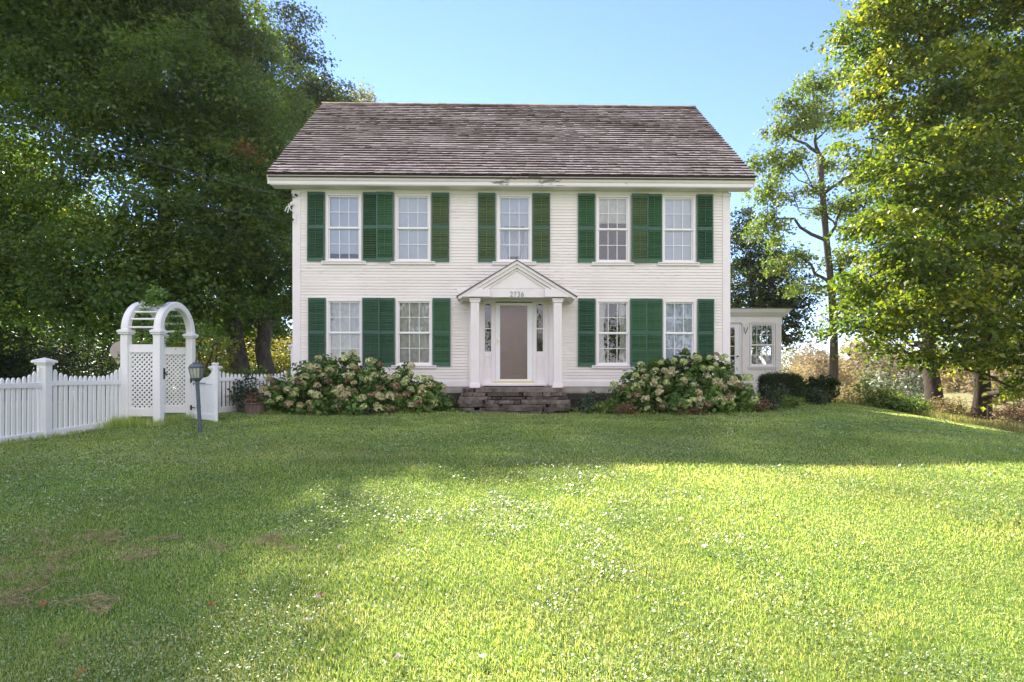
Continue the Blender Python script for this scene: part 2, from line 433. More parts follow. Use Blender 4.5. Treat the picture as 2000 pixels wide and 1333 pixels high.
# windows
def window(x0, x1, z0, z1, style, cols=3, rows=2, faint=False, parent=house, y=0, name='window', sill=True, upper_frac=.5):
    w = .055
    c = MB(); yo = y-.035; yi = y+.10
    c.box(x0, x0+w, yo, yi, z0, z1); c.box(x1-w, x1, yo, yi, z0, z1); c.box(x0+w, x1-w, yo, yi, z1-w, z1); c.box(x0+w, x1-w, yo, yi, z0, z0+w*.6)
    wn = c.build(name, WHITE, parent, bevel=.003)
    if sill:
        s = MB(); s.box(x0-.12, x1+.12, y-.055, y-.003, z0-.085, z0-.001); s.box(x0-.10, x1+.10, y-.075, y-.056, z0-.03, z0-.001); s.build('sill', WHITE, wn, bevel=.003)
    a, b = x0+w+.001, x1-w-.001; zb, zt = z0+w*.6+.001, z1-w-.001; zm = zb+(zt-zb)*(1-upper_frac)
    for nm, p, q_, ys in (('upper_sash', zm, zt, y+.005), ('lower_sash', zb, zm, y+.03)):
        sh = MB(); r = .032; rr = .04 if nm == 'lower_sash' else .03
        sh.box(a, a+r, ys, ys+.022, p, q_); sh.box(b-r, b, ys, ys+.022, p, q_); sh.box(a+r, b-r, ys, ys+.022, q_-r, q_); sh.box(a+r, b-r, ys, ys+.022, p, p+rr)
        if nm == 'upper_sash': sh.box(a, b, ys-.012, ys-.001, p-.018, p+.02)
        m = .0075; ym = ys+(.012 if not faint else .018)
        for k in range(1, cols): xk = a+r+(b-a-2*r)*k/cols; sh.box(xk-m, xk+m, ys+.004, ys+.02, p+rr, q_-r)
        for k in range(1, rows): zk = p+rr+(q_-p-r-rr)*k/rows; sh.box(a+r, b-r, ys+.003, ys+.019, zk-m, zk+m)
        sh.build(nm, SASH, wn)
        g = MB(); g.box(a+r-.003, b-r+.003, ys+.010, ys+.0125, p+rr-.003, q_-r+.003); g.build('pane', GLASS, wn)
    def shade(zlo, zhi, mat=SHADE, yy=.085):
        s = MB(); s.box(a, b, y+yy, y+yy+.004, zlo, zhi); s.box(a, b, y+yy-.006, y+yy+.008, zlo-.02, zlo); s.build('shade', mat, wn)
    def curtain(xa, xb, zlo, zhi, mat=SHEER, amp=.014, n=40, taper=0, side=0):
        v = []; fs = []; 
        for i in range(n+1):
            u = i/n
            for zi in range(9):
                h = zi/8; z = zlo+(zhi-zlo)*h
                k = 1-taper*max(0, math.sin(math.pi*min(1, (1-h)*.9)))
                xx = xa+(xb-xa)*u*k if side <= 0 else xb-(xb-xa)*(1-u)*k
                v.append((xx, y+.10+amp*math.sin(u*n*.9+h*1.2), z))
        for i in range(n):
            for zi in range(8): fs.append((i*9+zi, (i+1)*9+zi, (i+1)*9+zi+1, i*9+zi+1))
        c = MB(); c.add(v, fs, .5); c.build('curtain', mat, wn, smooth=True)
    st = style
    if st == 'blind_gap': shade(zb+.20, zt)
    elif st == 'blind': shade(zb+.01, zt)
    elif st == 'half_curtains':
        shade(zm+.1, zt); curtain(a, a+(b-a)*.42, zb, zt, SHADE, .02, 18, .6, -1); curtain(b-(b-a)*.42, b, zb, zt, SHADE, .02, 18, .6, 1)
        s = MB(); s.box(a, b, y+.25, y+.254, zb+.16, zm+.1); s.build('shade', SHADE, wn)
    elif st == 'half_shade': shade(zm+.2, zt, SHEER)
    elif st == 'sheer': curtain(a, b, zb, zt, SHEER, .014)
    elif st == 'sheer_light': curtain(a, b, zb, zt, SHADE, .014)
    elif st == 'side': curtain(a, a+(b-a)*.3, zb, zt, SHEER, .02, 14, .25, -1); curtain(b-(b-a)*.3, b, zb, zt, SHEER, .02, 14, .25, 1)
    return wn
styles = ['blind_gap', 'blind', 'half_curtains', 'half_shade', 'blind', 'sheer', 'sheer', 'side', 'sheer_light']
for (a, b, c, d), st in zip(wins, styles): window(a, b, c, d, st)

# shutters: one mesh set per colour
def shutter_meshes(mats, w=.46, h=1.84, openlow=False, tiltseed=0):
    rnd = random.Random(tiltseed)
    f = MB(); t = .03; st = .035
    f.box(0, st, -t, 0, 0, h); f.box(w-st, w, -t, 0, 0, h)
    zmid = h*.50
    for a, b in ((0, .085), (zmid-.045, zmid+.045), (h-.055, h)): f.box(st, w-st, -t+.002, -.002, a, b)
    f.box(0, w, -t-.004, -t-.001, h+.0, h+.012)
    sl_ = MB()
    for lo, hi, op in ((.085, zmid-.045, openlow), (zmid+.045, h-.055, False)):
        n = 17; e = (hi-lo)/n
        for i in range(n):
            zc = lo+(i+.5)*e; an = R(58 if not op else 44)+rnd.uniform(-.09, .09)
            dy = math.cos(an)*.026; dz = math.sin(an)*.026; r = rnd.random()
            sl_.add([(st, -.016-dy, zc-dz), (w-st, -.016-dy, zc-dz), (w-st, -.016+dy, zc+dz), (st, -.016+dy, zc+dz),
                     (st, -.021-dy, zc-dz+.004), (w-st, -.021-dy, zc-dz+.004), (w-st, -.021+dy, zc+dz+.004), (st, -.021+dy, zc+dz+.004)],
                    [(0, 1, 2, 3), (7, 6, 5, 4), (4, 5, 1, 0), (3, 2, 6, 7)], r)
    rod = MB(); rod.box(w/2-.007, w/2+.007, -.047, -.038, .12, zmid-.07); rod.box(w/2-.007, w/2+.007, -.047, -.038, zmid+.07, h-.09)
    bk_ = MB(); bk_.box(st+.001, w-st-.001, -.0015, -.0005, .085, h-.055)
    ms = []
    for mb, nm, mt in ((f, 'shutter', mats[0]), (sl_, 'louvres', mats[1]), (rod, 'tilt_rod', mats[1])):
        me = mb.mesh(nm); me.materials.append(mt); ms.append(me)
    return ms
SH = {'d': shutter_meshes((G_RAIL, G_DARK), tiltseed=1), 'm': shutter_meshes((G_RAIL, G_MID), tiltseed=2),
      'o': shutter_meshes((G_RAIL, G_OLIVE), tiltseed=3), 'x': shutter_meshes((G_RAIL, G_DARK), openlow=True, tiltseed=4)}
SHL = {'d': 'dark green louvred shutter', 'm': 'mid green louvred shutter', 'o': 'sun faded olive green louvred shutter', 'x': 'dark green shutter with its lower louvres open'}
def shutter(px, py_b, py_t, kind, y=-.022, wpx=34.5):
    h = (py_b-py_t)/S; sc = (wpx/S/.46, 1, h/1.852)
    y -= .004*random.random()
    s = link('shutter', SH[kind][0], house, (fx(px), y, fz(py_b)), (0, R(random.uniform(-.25, .25)), 0), sc); s['label'] = SHL[kind]
    link('louvres', SH[kind][1], s); link('tilt_rod', SH[kind][2], s)
for px, k, yy, w in ((604, 'd', -.022, 33.5), (710.5, 'x', -.022, 29), (737.5, 'm', -.055, 33.5), (843.5, 'o', -.022, 34.5), (934, 'o', -.022, 34.5), (1040, 'o', -.022, 34.5),
                     (1129, 'm', -.022, 34), (1233.5, 'o', -.055, 33), (1262, 'm', -.022, 32), (1363, 'd', -.022, 32.5)):
    shutter(px, 512.5, 378.5, k, yy, w)
for px, k, yy, w in ((606, 'd', -.022, 33.5), (711, 'd', -.055, 33.5), (740, 'd', -.022, 33), (846, 'm', -.022, 34.5), (1129, 'd', -.022, 34),
                     (1231.5, 'm', -.055, 33), (1262, 'm', -.022, 33), (1364, 'd', -.022, 32.5)):
    shutter(px, 716, 583.5, k, yy, w)

# front door and sidelights
dz0 = fz(748); dzt = fz(590)
sr = MB()   # flat surround
dx0, dx1 = DOOR[0], DOOR[1]
def vb(a, b, y0, y1, z0, z1): sr.box(a, b, y0, y1, z0, z1)
xa = [fx(v) for v in (944, 947, 960, 966, 1042, 1048, 1061, 1064)]
vb(dx0, xa[1], -.04, .1, dz0, dzt); vb(xa[2], xa[3]+.03, -.045, .1, dz0, dzt); vb(xa[4]-.03, xa[5], -.045, .1, dz0, dzt); vb(xa[6], dx1, -.04, .1, dz0, dzt)
vb(dx0-.0, dx1, -.05, .1, dzt, DOOR[3]); 
vb(dx0, dx1, -.12, .1, dz0-.07, dz0-.001); vb(dx0-.05, dx1+.05, -.16, -.121, dz0-.08, dz0-.03)
door_surround = sr.build('door_surround', WHITE, house, bevel=.004)
for a, b in ((xa[1], xa[2]), (xa[5], xa[6])):
    zg0 = fz(687); zg1 = fz(594); rr = (b-a)/2-.006; cx = (a+b)/2; zc = zg1-rr
    f = MB()
    f.box(a+.001, b-.001, -.03, .02, dz0+.001, zg0); f.box(a+.001, a+.006, -.03, .02, zg0, zc); f.box(b-.006, b-.001, -.03, .02, zg0, zc)
    # arched head filled round the glass
    n = 10; v = []
    for i in range(n+1):
        th = math.pi*i/n; xx = cx+rr*math.cos(th); zz = zc+rr*math.sin(th)
        xo = b-.001 if i < n/2 else a+.001
        if i == n/2: xo = cx
        v += [(xx, -.03, zz), (xo if i != n/2 else cx, -.03, dzt-.001)]
    fs = []
    for i in range(n): fs.append((2*i, 2*i+1, 2*i+3, 2*i+2))
    f.add(v, fs); f.add([(b-.001, -.03, zc), (b-.001, -.03, dzt-.001), (b-.006, -.03, zc)], [(0, 1, 2)])
    sdl = f.build('sidelight', WHITE, house)
    p = MB(); w_ = .03
    for q in ((a+.012, b-.012, dz0+.42, dz0+.45), (a+.012, b-.012, zg0-.14, zg0-.11), (a+.012, a+.03, dz0+.45, zg0-.14), (b-.03, b-.012, dz0+.45, zg0-.14)): p.box(q[0], q[1], -.042, -.031, q[2], q[3])
    p.build('panel_moulding', WHITE, sdl)
    g = MB(); pts = [(a+.006, zg0), (b-.006, zg0)]+[(cx+rr*math.cos(math.pi*i/10), zc+rr*math.sin(math.pi*i/10)) for i in range(11)]
    g.prism(pts, -.012, -.009); g.build('pane', GLASS, sdl)
    k = MB(); k.box(a+.006, b-.006, -.028, -.014, zg0+.60, zg0+.62); k.build('muntin', SASH, sdl)
    c = MB(); c.box(a, b, .12, .13, zg0-.1, zg1); c.build('dark_backing', INTERIOR, sdl)  # dark sheet stands in for the unlit inside behind the sidelight
# storm door over dark inner door
d = MB(); a, b = xa[3]+.031, xa[4]-.031; r = .075
ga, gb, gz0, gz1 = fx(977), fx(1030), fz(741), fz(598)
d.box(a, ga, -.06, -.03, dz0+.001, dzt-.03); d.box(gb, b, -.06, -.03, dz0+.001, dzt-.03); d.box(ga, gb, -.06, -.03, gz1, dzt-.03); d.box(ga, gb, -.06, -.03, dz0+.001, gz0)
door = d.build('storm_door', SASH, house, bevel=.004)
g = MB(); g.box(ga, gb, -.048, -.044, gz0, gz1); g.build('pane', DOORGLASS, door)
INNER = mat_simple('door_reflection_tint', (.38, .31, .30), .7, .3, var=.12, scale=2)  # mauve tone puts the glass reflections into the colour of a dark brown door
idr = MB(); idr.box(ga-.03, gb+.03, -.02, .0, dz0+.01, gz1+.05)
for i in range(2):
    for j in range(3):
        xx = ga+.03+i*(gb-ga)*.5; zz = gz0+.12+j*.62; idr.box(xx, xx+(gb-ga)*.42, -.026, -.0205, zz, zz+.5)
idr.build('inner_door', INNER, house, bevel=.004)
ET = mat_simple('etched_pattern', (.45, .36, .33), .5, .3)
et = MB()
for i in range(9):     # thin wavy upright strands behind the lower glass
    cx_ = ga+.04+i*(gb-ga-.08)/8; hh = .12+.14*math.sin(i*.9+.6)**2
    et.tube([(cx_+.03*math.sin(t*.8+i), -.03, gz0+.14+hh*t/6) for t in range(7)], .007, 5)
et.build('wavy_strands', ET, door)
kp = MB(); kp.box(a-.04, b+.04, -.10, -.061, dz0-.0, dz0+.05); kp.build('brass_threshold', BRASS, door)
hd = MB(); hx = fx(972); hz = fz(668); hd.box(hx-.014, hx+.014, -.072, -.061, hz-.09, hz+.09); hd.tube([(hx, -.07, hz+.02), (hx, -.11, hz+.02), (hx+.06, -.11, hz+.015)], .009, 8); hd.build('handle', BRASS, door)

# portico
S2 = F/14.5
def gx(px): return (px-1004)/S2
def gzp(py): return CAMZ+(735-py)/S2
PY = -.80
apex = (gx(1010), gzp(509)); eL = (gx(894), gzp(578)); eR = (gx(1126), gzp(578)); zb_ = gzp(581); eh = gzp(567)
pw = MB()
# raking cornice: two stacked mouldings each side
def rake(mb, e, sgn, off0, off1, y0, y1):
    dx_ = apex[0]-e[0]; dz_ = apex[1]-e[1]; L = math.hypot(dx_, dz_)
    n = (0, -1)
    mb.prism([(e[0], e[1]-off0), (apex[0], apex[1]-off0), (apex[0], apex[1]-off1), (e[0]+sgn*(off1-off0)*.5, e[1]-off1+.0)], y0, y1)
for e, s in ((eL, 1), (eR, -1)):
    rake(pw, e, s, .02, .10, PY-.10, -.02); 
    dx_ = (apex[0]-e[0])
    pw.prism([(e[0]+s*.10, e[1]-.045), (apex[0], apex[1]-.101), (apex[0], apex[1]-.19), (e[0]+s*.28, e[1]-.05)], PY-.06, -.02)
    pw.prism([(e[0]+s*.34, e[1]-.03), (apex[0], apex[1]-.191), (apex[0], apex[1]-.26), (e[0]+s*.47, e[1]-.03)], PY-.015, -.02)
pw.build('pediment_cornice', WHITE, house)
tp = MB(); tp.prism([(gx(932), eh+.005), (gx(1088), eh+.005), (gx(1088), eh+.06), (apex[0], apex[1]-.2), (gx(932), eh+.06)], PY+.02, PY+.06)
tp.prism([(gx(955), eh+.04), (gx(1065), eh+.04), (apex[0], eh+.62)], PY+.008, PY+.02); tp.build('tympanum', WHITE, house)
en = MB(); en.box(gx(914), gx(1104), PY+.0, PY+.12, zb_, eh); en.box(gx(914), gx(914)+.12, PY+.12, -.03, zb_, eh); en.box(gx(1104)-.12, gx(1104), PY+.12, -.03, zb_, eh)
for sgn, p0, p1 in ((-1, 897, 958), (1, 1064, 1123)):
    en.prism([(gx(p0)-(.0 if sgn > 0 else .05), eh+.015), (gx(p1)+(.0 if sgn < 0 else .05), eh+.015), (gx(p1)-(.0 if sgn < 0 else .03), zb_+.0), (gx(p0)+(.0 if sgn > 0 else .03), zb_+.0)], PY-.09, PY-.002)
    xa_, xb_ = (gx(p0), gx(p0)+.2) if sgn < 0 else (gx(p1)-.2, gx(p1))
    en.box(xa_, xb_, PY-.001, -.03, zb_+.01, eh+.01)
en.build('entablature', WHITE, house, bevel=.004)
ce = MB(); ce.box(gx(914)+.121, gx(1104)-.121, PY+.121, -.031, zb_+.06, zb_+.08); ce.build('portico_ceiling', WHITE, house)
pr = MB()
for e, s in ((eL, 1), (eR, -1)): pr.prism([(e[0]-s*.03, e[1]-.028), (apex[0], apex[1]+.0), (apex[0], apex[1]-.019), (e[0]-s*.0, e[1]-.05)], PY-.125, -.02)
pr.build('portico_roof', mat_simple('dark_shingle', (.15, .13, .12), .9), house)
ct = gzp(583); cb = gzp(758)
for sgn, pc in ((-1, 928), (1, 1090)):
    c = MB(); cx_ = gx(pc); w = .105; yc = PY+.11
    c.box(cx_-w, cx_+w, yc-w, yc+w, cb+.10, ct-.10)
    for k in (-1, 0, 1): c.box(cx_+k*.058-.016, cx_+k*.058+.016, yc-w-.008, yc-w-.001, cb+.14, ct-.16)
    cl = c.build('column', WHITE, house, bevel=.004)
    k = MB(); k.box(cx_-w-.025, cx_+w+.025, yc-w-.025, yc+w+.025, ct-.10, ct-.04); k.box(cx_-w-.04, cx_+w+.04, yc-w-.04, yc+w+.04, ct-.04, ct+.0); k.build('capital', WHITE, cl, bevel=.006)
    k = MB(); k.box(cx_-w-.03, cx_+w+.03, yc-w-.03, yc+w+.03, cb, cb+.10); k.box(cx_-w-.015, cx_+w+.015, yc-w-.015, yc+w+.015, cb+.10, cb+.125); k.build('column_base', WHITE, cl, bevel=.006)
    pl = MB(); x0_, x1_ = (fx(917), fx(934)) if sgn < 0 else (fx(1072), fx(1086))
    pl.box(x0_, x1_, -.07, -.001, Z0-.02, gzp(588)); pl.build('pilaster', WHITE, house, bevel=.004)
    x0_, x1_ = (fx(934)+.001, DOOR[0]-.001) if sgn < 0 else (DOOR[1]+.001, fx(1072)-.001)
    pl = MB(); pl.box(x0_, x1_, -.045, -.001, Z0-.0, gzp(588)); pl.build('door_casing', WHITE, house)
hb = MB(); hb.box(fx(917), fx(1086), -.045, -.001, DOOR[3]+.001, zb_+.3); hb.build('door_head', WHITE, house)
# house number
tcu = bpy.data.curves.new('number', 'FONT'); tcu.body = '2736'; tcu.size = .185; tcu.extrude = .006; tcu.space_character = 1.12; tcu.align_x = 'CENTER'; tcu.offset = -.003
to = bpy.data.objects.new('tmp', tcu); col.objects.link(to); bpy.context.view_layer.update()
me = bpy.data.meshes.new_from_object(to.evaluated_get(bpy.context.evaluated_depsgraph_get())); bpy.data.objects.remove(to)
me.materials.clear(); me.materials.append(NUMBER); me.name = 'house_number'
link('house_number', me, house, (gx(1010), PY-.008, gzp(580)+.002), (R(90), 0, 0), (.88, 1, 1))

# service entrance at the upper left corner
sv = MB(); cx_ = fx(577)
sv.tube([(cx_+.05, -.06, fz(440)), (cx_+.10, -.07, fz(426)), (cx_+.06, -.09, fz(419)), (cx_-.04, -.10, fz(415)), (cx_-.1, -.1, fz(404)), (cx_+.0, -.09, fz(402))], .014, 8)
sv.tube([(cx_-.02, -.09, fz(404)), (cx_-.14, -.11, fz(410)), (cx_-.19, -.11, fz(418))], .013, 8)
sv.tube([(cx_-.02, -.09, fz(403)), (cx_-.09, -.11, fz(412)), (cx_-.12, -.11, fz(421))], .012, 8)
sv.lathe([(.0, 0), (.045, 0), (.05, .05), (.03, .09), (0, .09)], (cx_-.01, -.09, fz(406)), 10)
sv.build('service_cable', CONDUIT, house)
br = MB(); br.tube([(cx_+.1, -.02, fz(386)), (cx_+.08, -.10, fz(386))], .03, 8); br.tube([(cx_+.0, -.02, fz(432)), (cx_-.03, -.10, fz(432))], .02, 8); br.build('cable_bracket', METAL_DK, house)

# side wing (sun porch), set back on the right
WY = 4.7
S3 = F/(HY+WY+.12)
def wx(px): return (px-1000-2)/S3-.0
def wz(py): return CAMZ+(735-py)/S3
wx0 = XW+.001; wx1 = wx(1533); wzb = .75; wzt = wz(628)
door_op = (wx(1425), wx(1452), wz(752), wz(632)); win_op = (wx(1471), wx(1521), wz(716), wz(631))
ops = [door_op, win_op]
ww = MB(); xs = [wx0, wx1]; zs = sorted(set([wzb, wzt]+[v for q in ops for v in q[2:]]))
for i in range(len(zs)-1):
    for s, e in segs((zs[i]+zs[i+1])/2, wx0, wx1, ops): ww.box(s, e, WY, WY+.12, zs[i], zs[i+1])
ww.box(wx1-.12, wx1, WY+.12, WY+.5, wzb, wzt); ww.box(wx1-.12, wx1, WY+2.6, WY+3, wzb, wzt); ww.box(wx1-.12, wx1, WY+.5, WY+2.6, wzb, wzb+1.55)
ww.box(wx0, wx1-.121, WY+2.9, WY+3.0, wzb, wzt)
ww.box(wx0, wx1, WY+.121, WY+2.899, wzb, wzb+.1)
in2 = MB(); in2.box(wx0+.001, wx1-.15, WY+2.86, WY+2.89, wzb+.1, wzb+1.5); in2.box(wx0+.001, wx1-.15, WY+2.86, WY+2.89, wzb+1.5, wzt-.01); in2.box(wx0+.002, wx0+.03, WY+.13, WY+2.85, wzb+.1, wzt-.01); in2.build('wing_lining', INTERIOR, house)
ww.build('wing_wall', WHITE, house)
wt = MB()
for p0, p1 in ((1456, 1468), (1522, 1533)):
    wt.box(wx(p0), wx(p1), WY-.05, WY-.001, wzb, wzt-.12); wt.box(wx(p0)-.02, wx(p1)+.02, WY-.07, WY-.001, wzt-.12, wzt-.05)
wt.box(wx0, wx1+.02, WY-.06, WY-.001, wzt-.05, wzt+.16)
wt.prism([(WY-.08, wzt+.161), (WY, wzt+.161), (WY, wzt+.42), (WY-.30, wzt+.42), (WY-.24, wzt+.30)], wx0, wx1+.10, 'x')
wt.prism([(wx1+.02, wzt+.161), (wx1+.101, wzt+.161), (wx1+.28, wzt+.42), (wx1+.02, wzt+.42)], WY-.0, WY+3.0)
wt.add([(wx1+.10, WY-.08, wzt+.161), (wx1+.10, WY-.24, wzt+.30), (wx1+.10, WY-.30, wzt+.42), (wx1+.28, WY-.30, wzt+.42), (wx1+.101, WY-.0, wzt+.161), (wx1+.28, WY, wzt+.42)], [(0, 1, 2, 3), (0, 3, 5, 4)])
wt.build('wing_trim', WHITE, house)
wr = MB(); wr.prism([(WY-.32, wzt+.421), (WY+3.1, wzt+.421), (WY+3.1, wzt+.62), (WY-.32, wzt+.45)], wx0, wx1+.3, 'x'); wr.build('wing_roof', mat_simple('grey_roofing', (.12, .11, .105), .9), house)
window(win_op[0], win_op[1], win_op[2], win_op[3], 'none', cols=4, rows=2, y=WY, name='window')
dd = MB(); a, b, c0, c1 = door_op; g0, g1 = b-.32-.5, b-.17; gzb, gzt_ = c0+.35, c1-.13
dd.box(a, g0, WY+.02, WY+.06, c0, c1); dd.box(g1, b, WY+.02, WY+.06, c0, c1); dd.box(g0, g1, WY+.02, WY+.06, c0, gzb); dd.box(g0, g1, WY+.02, WY+.06, gzt_, c1)
for k in range(1, 2): xk = g0+(g1-g0)*.5; dd.box(xk-.01, xk+.01, WY+.025, WY+.045, gzb, gzt_)
for k in range(1, 5): zk = gzb+(gzt_-gzb)*k/5; dd.box(g0, g1, WY+.024, WY+.044, zk-.01, zk+.01)
dr = dd.build('french_door', SASH, house)
g = MB(); g.box(g0, g1, WY+.032, WY+.035, gzb, gzt_); g.build('pane', GLASS, dr)
kn = MB(); kn.lathe([(0, -.03), (.03, -.02), (.035, 0), (.03, .02), (0, .03)], (b-.08, WY-.02, c0+1.0), 10); kn.build('knob', METAL_DK, dr)
hk = MB(); hx = wx(1461); hz = wz(646); hk.tube([(hx-.04, WY-.06, hz+.12), (hx-.05, WY-.12, hz+.02), (hx-.02, WY-.13, hz-.12), (hx+.08, WY-.12, hz+.1), (hx+.09, WY-.06, hz+.12)], .012, 6); hk.build('hook', METAL_DK, house)

# stone steps
steps = MB()
def slab(mb, x0, x1, y0, y1, z0, z1, n=9, jag=.05):
    top = []; k = n
    fr = [(x0+(x1-x0)*i/k, y0+random.uniform(-jag, jag)-.10*math.sin(math.pi*i/k)) for i in range(k+1)]
    loop = fr+[(x1, y1), (x0, y1)]
    v = [(p[0]+random.uniform(-.02, .02), p[1]+random.uniform(0, .04), z0) for p in loop]+[(p[0], p[1], z1+random.uniform(-.012, .008)) for p in loop]
    m = len(loop); fs = [tuple(range(m, 2*m))]+[(i, (i+1) % m, m+(i+1) % m, m+i) for i in range(m)]
    mb.add(v, fs)
tops_z = [1.262, 1.16, 1.06, .98, .89, .81, .73]; fy = [-1.10, -1.16, -1.27, -1.44, -1.50, -1.68, -1.8]
for i in range(7):
    z1 = tops_z[i]; zlow = tops_z[i+1]-.012 if i < 6 else .45
    half = [-1.24, -1.27, -1.30, -1.32, -1.28, -1.2, -1.0][i]; rgt = [1.34, 1.36, 1.38, 1.42, 1.44, 1.38, 1.0][i]
    n2 = random.choice([2, 3]) if i == 0 else random.choice([3, 4, 5]); k = sorted(random.uniform(.1, .9) for _ in range(n2-1)); xs_ = [half]+[half+(rgt-half)*q for q in k]+[rgt]
    for a, b in zip(xs_[:-1], xs_[1:]):
        if b-a < .12: continue
        dy_ = random.uniform(-.09, .07) if i else random.uniform(-.03, .03); t1 = z1-random.uniform(0, .03)
        slab(steps, a+.006, b-random.uniform(.004, .03), HY+fy[i]+dy_, HY-.04, zlow+random.uniform(0, .012), t1, 12, .035)
st = steps.build('stone_steps', STONE); tag(st, 'rough layered stone steps in front of the white front door', 'steps')
# ------------------------------------------------------------------ ground
def lattice(seed, n=64):
    r = np.random.default_rng(seed); return r.random((n, n))
_lat = {}
def vnoise(x, y, sc, seed=0):
    if seed not in _lat: _lat[seed] = lattice(seed)
    L = _lat[seed]; x = np.asarray(x)*sc+1000.3; y = np.asarray(y)*sc+1000.7
    xi = np.floor(x).astype(int); yi = np.floor(y).astype(int); fx_ = x-xi; fy_ = y-yi
    fx_ = fx_*fx_*(3-2*fx_); fy_ = fy_*fy_*(3-2*fy_)
    a = L[xi % 64, yi % 64]; b = L[(xi+1) % 64, yi % 64]; c = L[xi % 64, (yi+1) % 64]; d = L[(xi+1) % 64, (yi+1) % 64]
    return (a*(1-fx_)+b*fx_)*(1-fy_)+(c*(1-fx_)+d*fx_)*fy_
def grid_mesh(name, xs, ys, zf, mat):
    X, Y = np.meshgrid(xs, ys, indexing='ij'); Z = zf(X, Y); nx, ny = X.shape
    co_ = np.stack([X, Y, Z], -1).reshape(-1, 3).astype(np.float32)
    i, j = np.meshgrid(np.arange(nx-1), np.arange(ny-1), indexing='ij'); a = (i*ny+j).ravel()
    q = np.stack([a, a+ny, a+ny+1, a+1], -1).astype(np.int32)
    me = bpy.data.meshes.new(name); me.vertices.add(len(co_)); me.vertices.foreach_set('co', co_.ravel())
    me.loops.add(q.size); me.loops.foreach_set('vertex_index', q.ravel())
    me.polygons.add(len(q)); me.polygons.foreach_set('loop_start', np.arange(0, q.size, 4, dtype=np.int32))
    me.update(calc_edges=True); me.polygons.foreach_set('use_smooth', np.ones(len(q), bool)); me.materials.append(mat); return me
def mat_ground():
    m, t, out = newmat('ground')
    n1 = noise(t, 9, 6, rough=.7); n2 = noise(t, .35, 4)
    g = ramp(t, [(.25, (.05, .09, .02)), (.5, (.10, .17, .035)), (.75, (.17, .23, .06))], n1)
    g = mixc(t, maprange(t, n2, .45, .65, 0, .35), g, (.11, .10, .035))
    f = mixc(t, maprange(t, noise(t, .5, 6), .35, .65), (.14, .16, .05), (.30, .24, .12))
    at = N(t, 'ShaderNodeAttribute'); at.attribute_name = 'field'
    c = mixc(t, at.outputs['Fac'], g, f)
    princ(t, out, c, .95, .1, 0, bumpn(t, n1, 1, .03)); return m
def axis(parts):
    return np.unique(np.concatenate([np.linspace(a, b, n) for a, b, n in parts]).round(4))
gxs = axis([(-900, -60, 12), (-60, -12, 30), (-12, 20, 129), (20, 60, 50), (60, 900, 14)])
gys = axis([(-400, -20, 10), (-20, 0, 20), (0, 30, 121), (30, 80, 40), (80, 1500, 30)])
gm = grid_mesh('ground', gxs, gys, gz, mat_ground())
co_ = np.empty(len(gm.vertices)*3, np.float32); gm.vertices.foreach_get('co', co_); co_ = co_.reshape(-1, 3)
def lawn_edge(y): return np.maximum(np.where(y < 13, 11.6+(13-y)*.1, 11.6-(y-13)*.24), 7.5)
fld = np.clip((co_[:, 0]-lawn_edge(co_[:, 1])-.6)/1.5, 0, 1); fld = np.maximum(fld, np.clip((co_[:, 1]-24)/6, 0, 1))
a_ = gm.attributes.new('field', 'FLOAT', 'POINT'); a_.data.foreach_set('value', fld.astype(np.float32))
tag(link('ground', gm), kind='structure')

# grass blades: one mesh of separate blades, finer near the viewer
def blades(n, ymin, ymax, power, hmin, hmax, w, xspan, seed, mask=None, lean=.5):
    r = np.random.default_rng(seed)
    yy = np.linspace(ymin, ymax, 2000); wt_ = (yy*1.02+1.6)*yy**(-power); cdf = np.cumsum(wt_); cdf /= cdf[-1]
    y = np.interp(r.random(n), cdf, yy); x = (r.random(n)*2-1)*(y*1.0+1.4)*xspan
    keep = (x < lawn_edge(y)+1.6) & ~((y > 15.2) & (x > -5.8) & (x < 5.9)) & ~((x < -7.8) & (y < 60))
    keep &= ~((y > 19.8) & (x > 5) & (x < 9.7))
    if mask is not None: keep &= mask(x, y, r)
    return x[keep], y[keep], r
def blade_mesh(name, x, y, r, h, w, mat, rnd, lean=.55):
    n = len(x); z = gz(x, y)-.004
    th = r.random(n)*2*np.pi; dx = np.cos(th); dy = np.sin(th)
    la = r.random(n)*2*np.pi; lm = np.abs(r.normal(0, lean, n)).clip(0, 1.4); 
    tx = x+np.cos(la)*h*np.sin(lm); ty = y+np.sin(la)*h*np.sin(lm); tz = z+h*np.cos(lm)
    mx_ = x+np.cos(la)*h*np.sin(lm)*.3; my_ = y+np.sin(la)*h*np.sin(lm)*.3; mz = z+h*np.cos(lm*.6)*.5
    v = np.empty((n, 4, 3), np.float32)
    v[:, 0] = np.stack([x, y, z], -1)
    v[:, 1] = np.stack([mx_+dx*w, my_+dy*w, mz], -1); v[:, 2] = np.stack([tx, ty, tz], -1); v[:, 3] = np.stack([mx_-dx*w, my_-dy*w, mz], -1)
    return poly_mesh(name, v.reshape(-1, 3), 4, rnd, mat)
GRASS = mat_leaf('grass_blades', [(0, (.14, .26, .060)), (.35, (.25, .38, .09)), (.7, (.38, .47, .15)), (.9, (.52, .54, .26)), (1, (.68, .65, .44))],
                 (1.9, 1.6, .95), rough=.38, spec=.6, tmix=.5, varscale=.6, var=(.8, 1.2))
DENS = 1.0
x, y, r = blades(int(1050000*DENS), 2.2, 24, 1.5, .03, .07, .003, 1.0, 11)
nn = vnoise(x, y, .9, 1)*.6+vnoise(x, y, 3.1, 2)*.4
h = (.018+.020*r.random(len(x)))*(.6+.9*nn)*(1+.012*y); h *= np.where(r.random(len(x)) < .006, 1.5, 1)
w = .0019*(np.maximum(y, 3)/3)**.85*(.7+.6*r.random(len(x)))
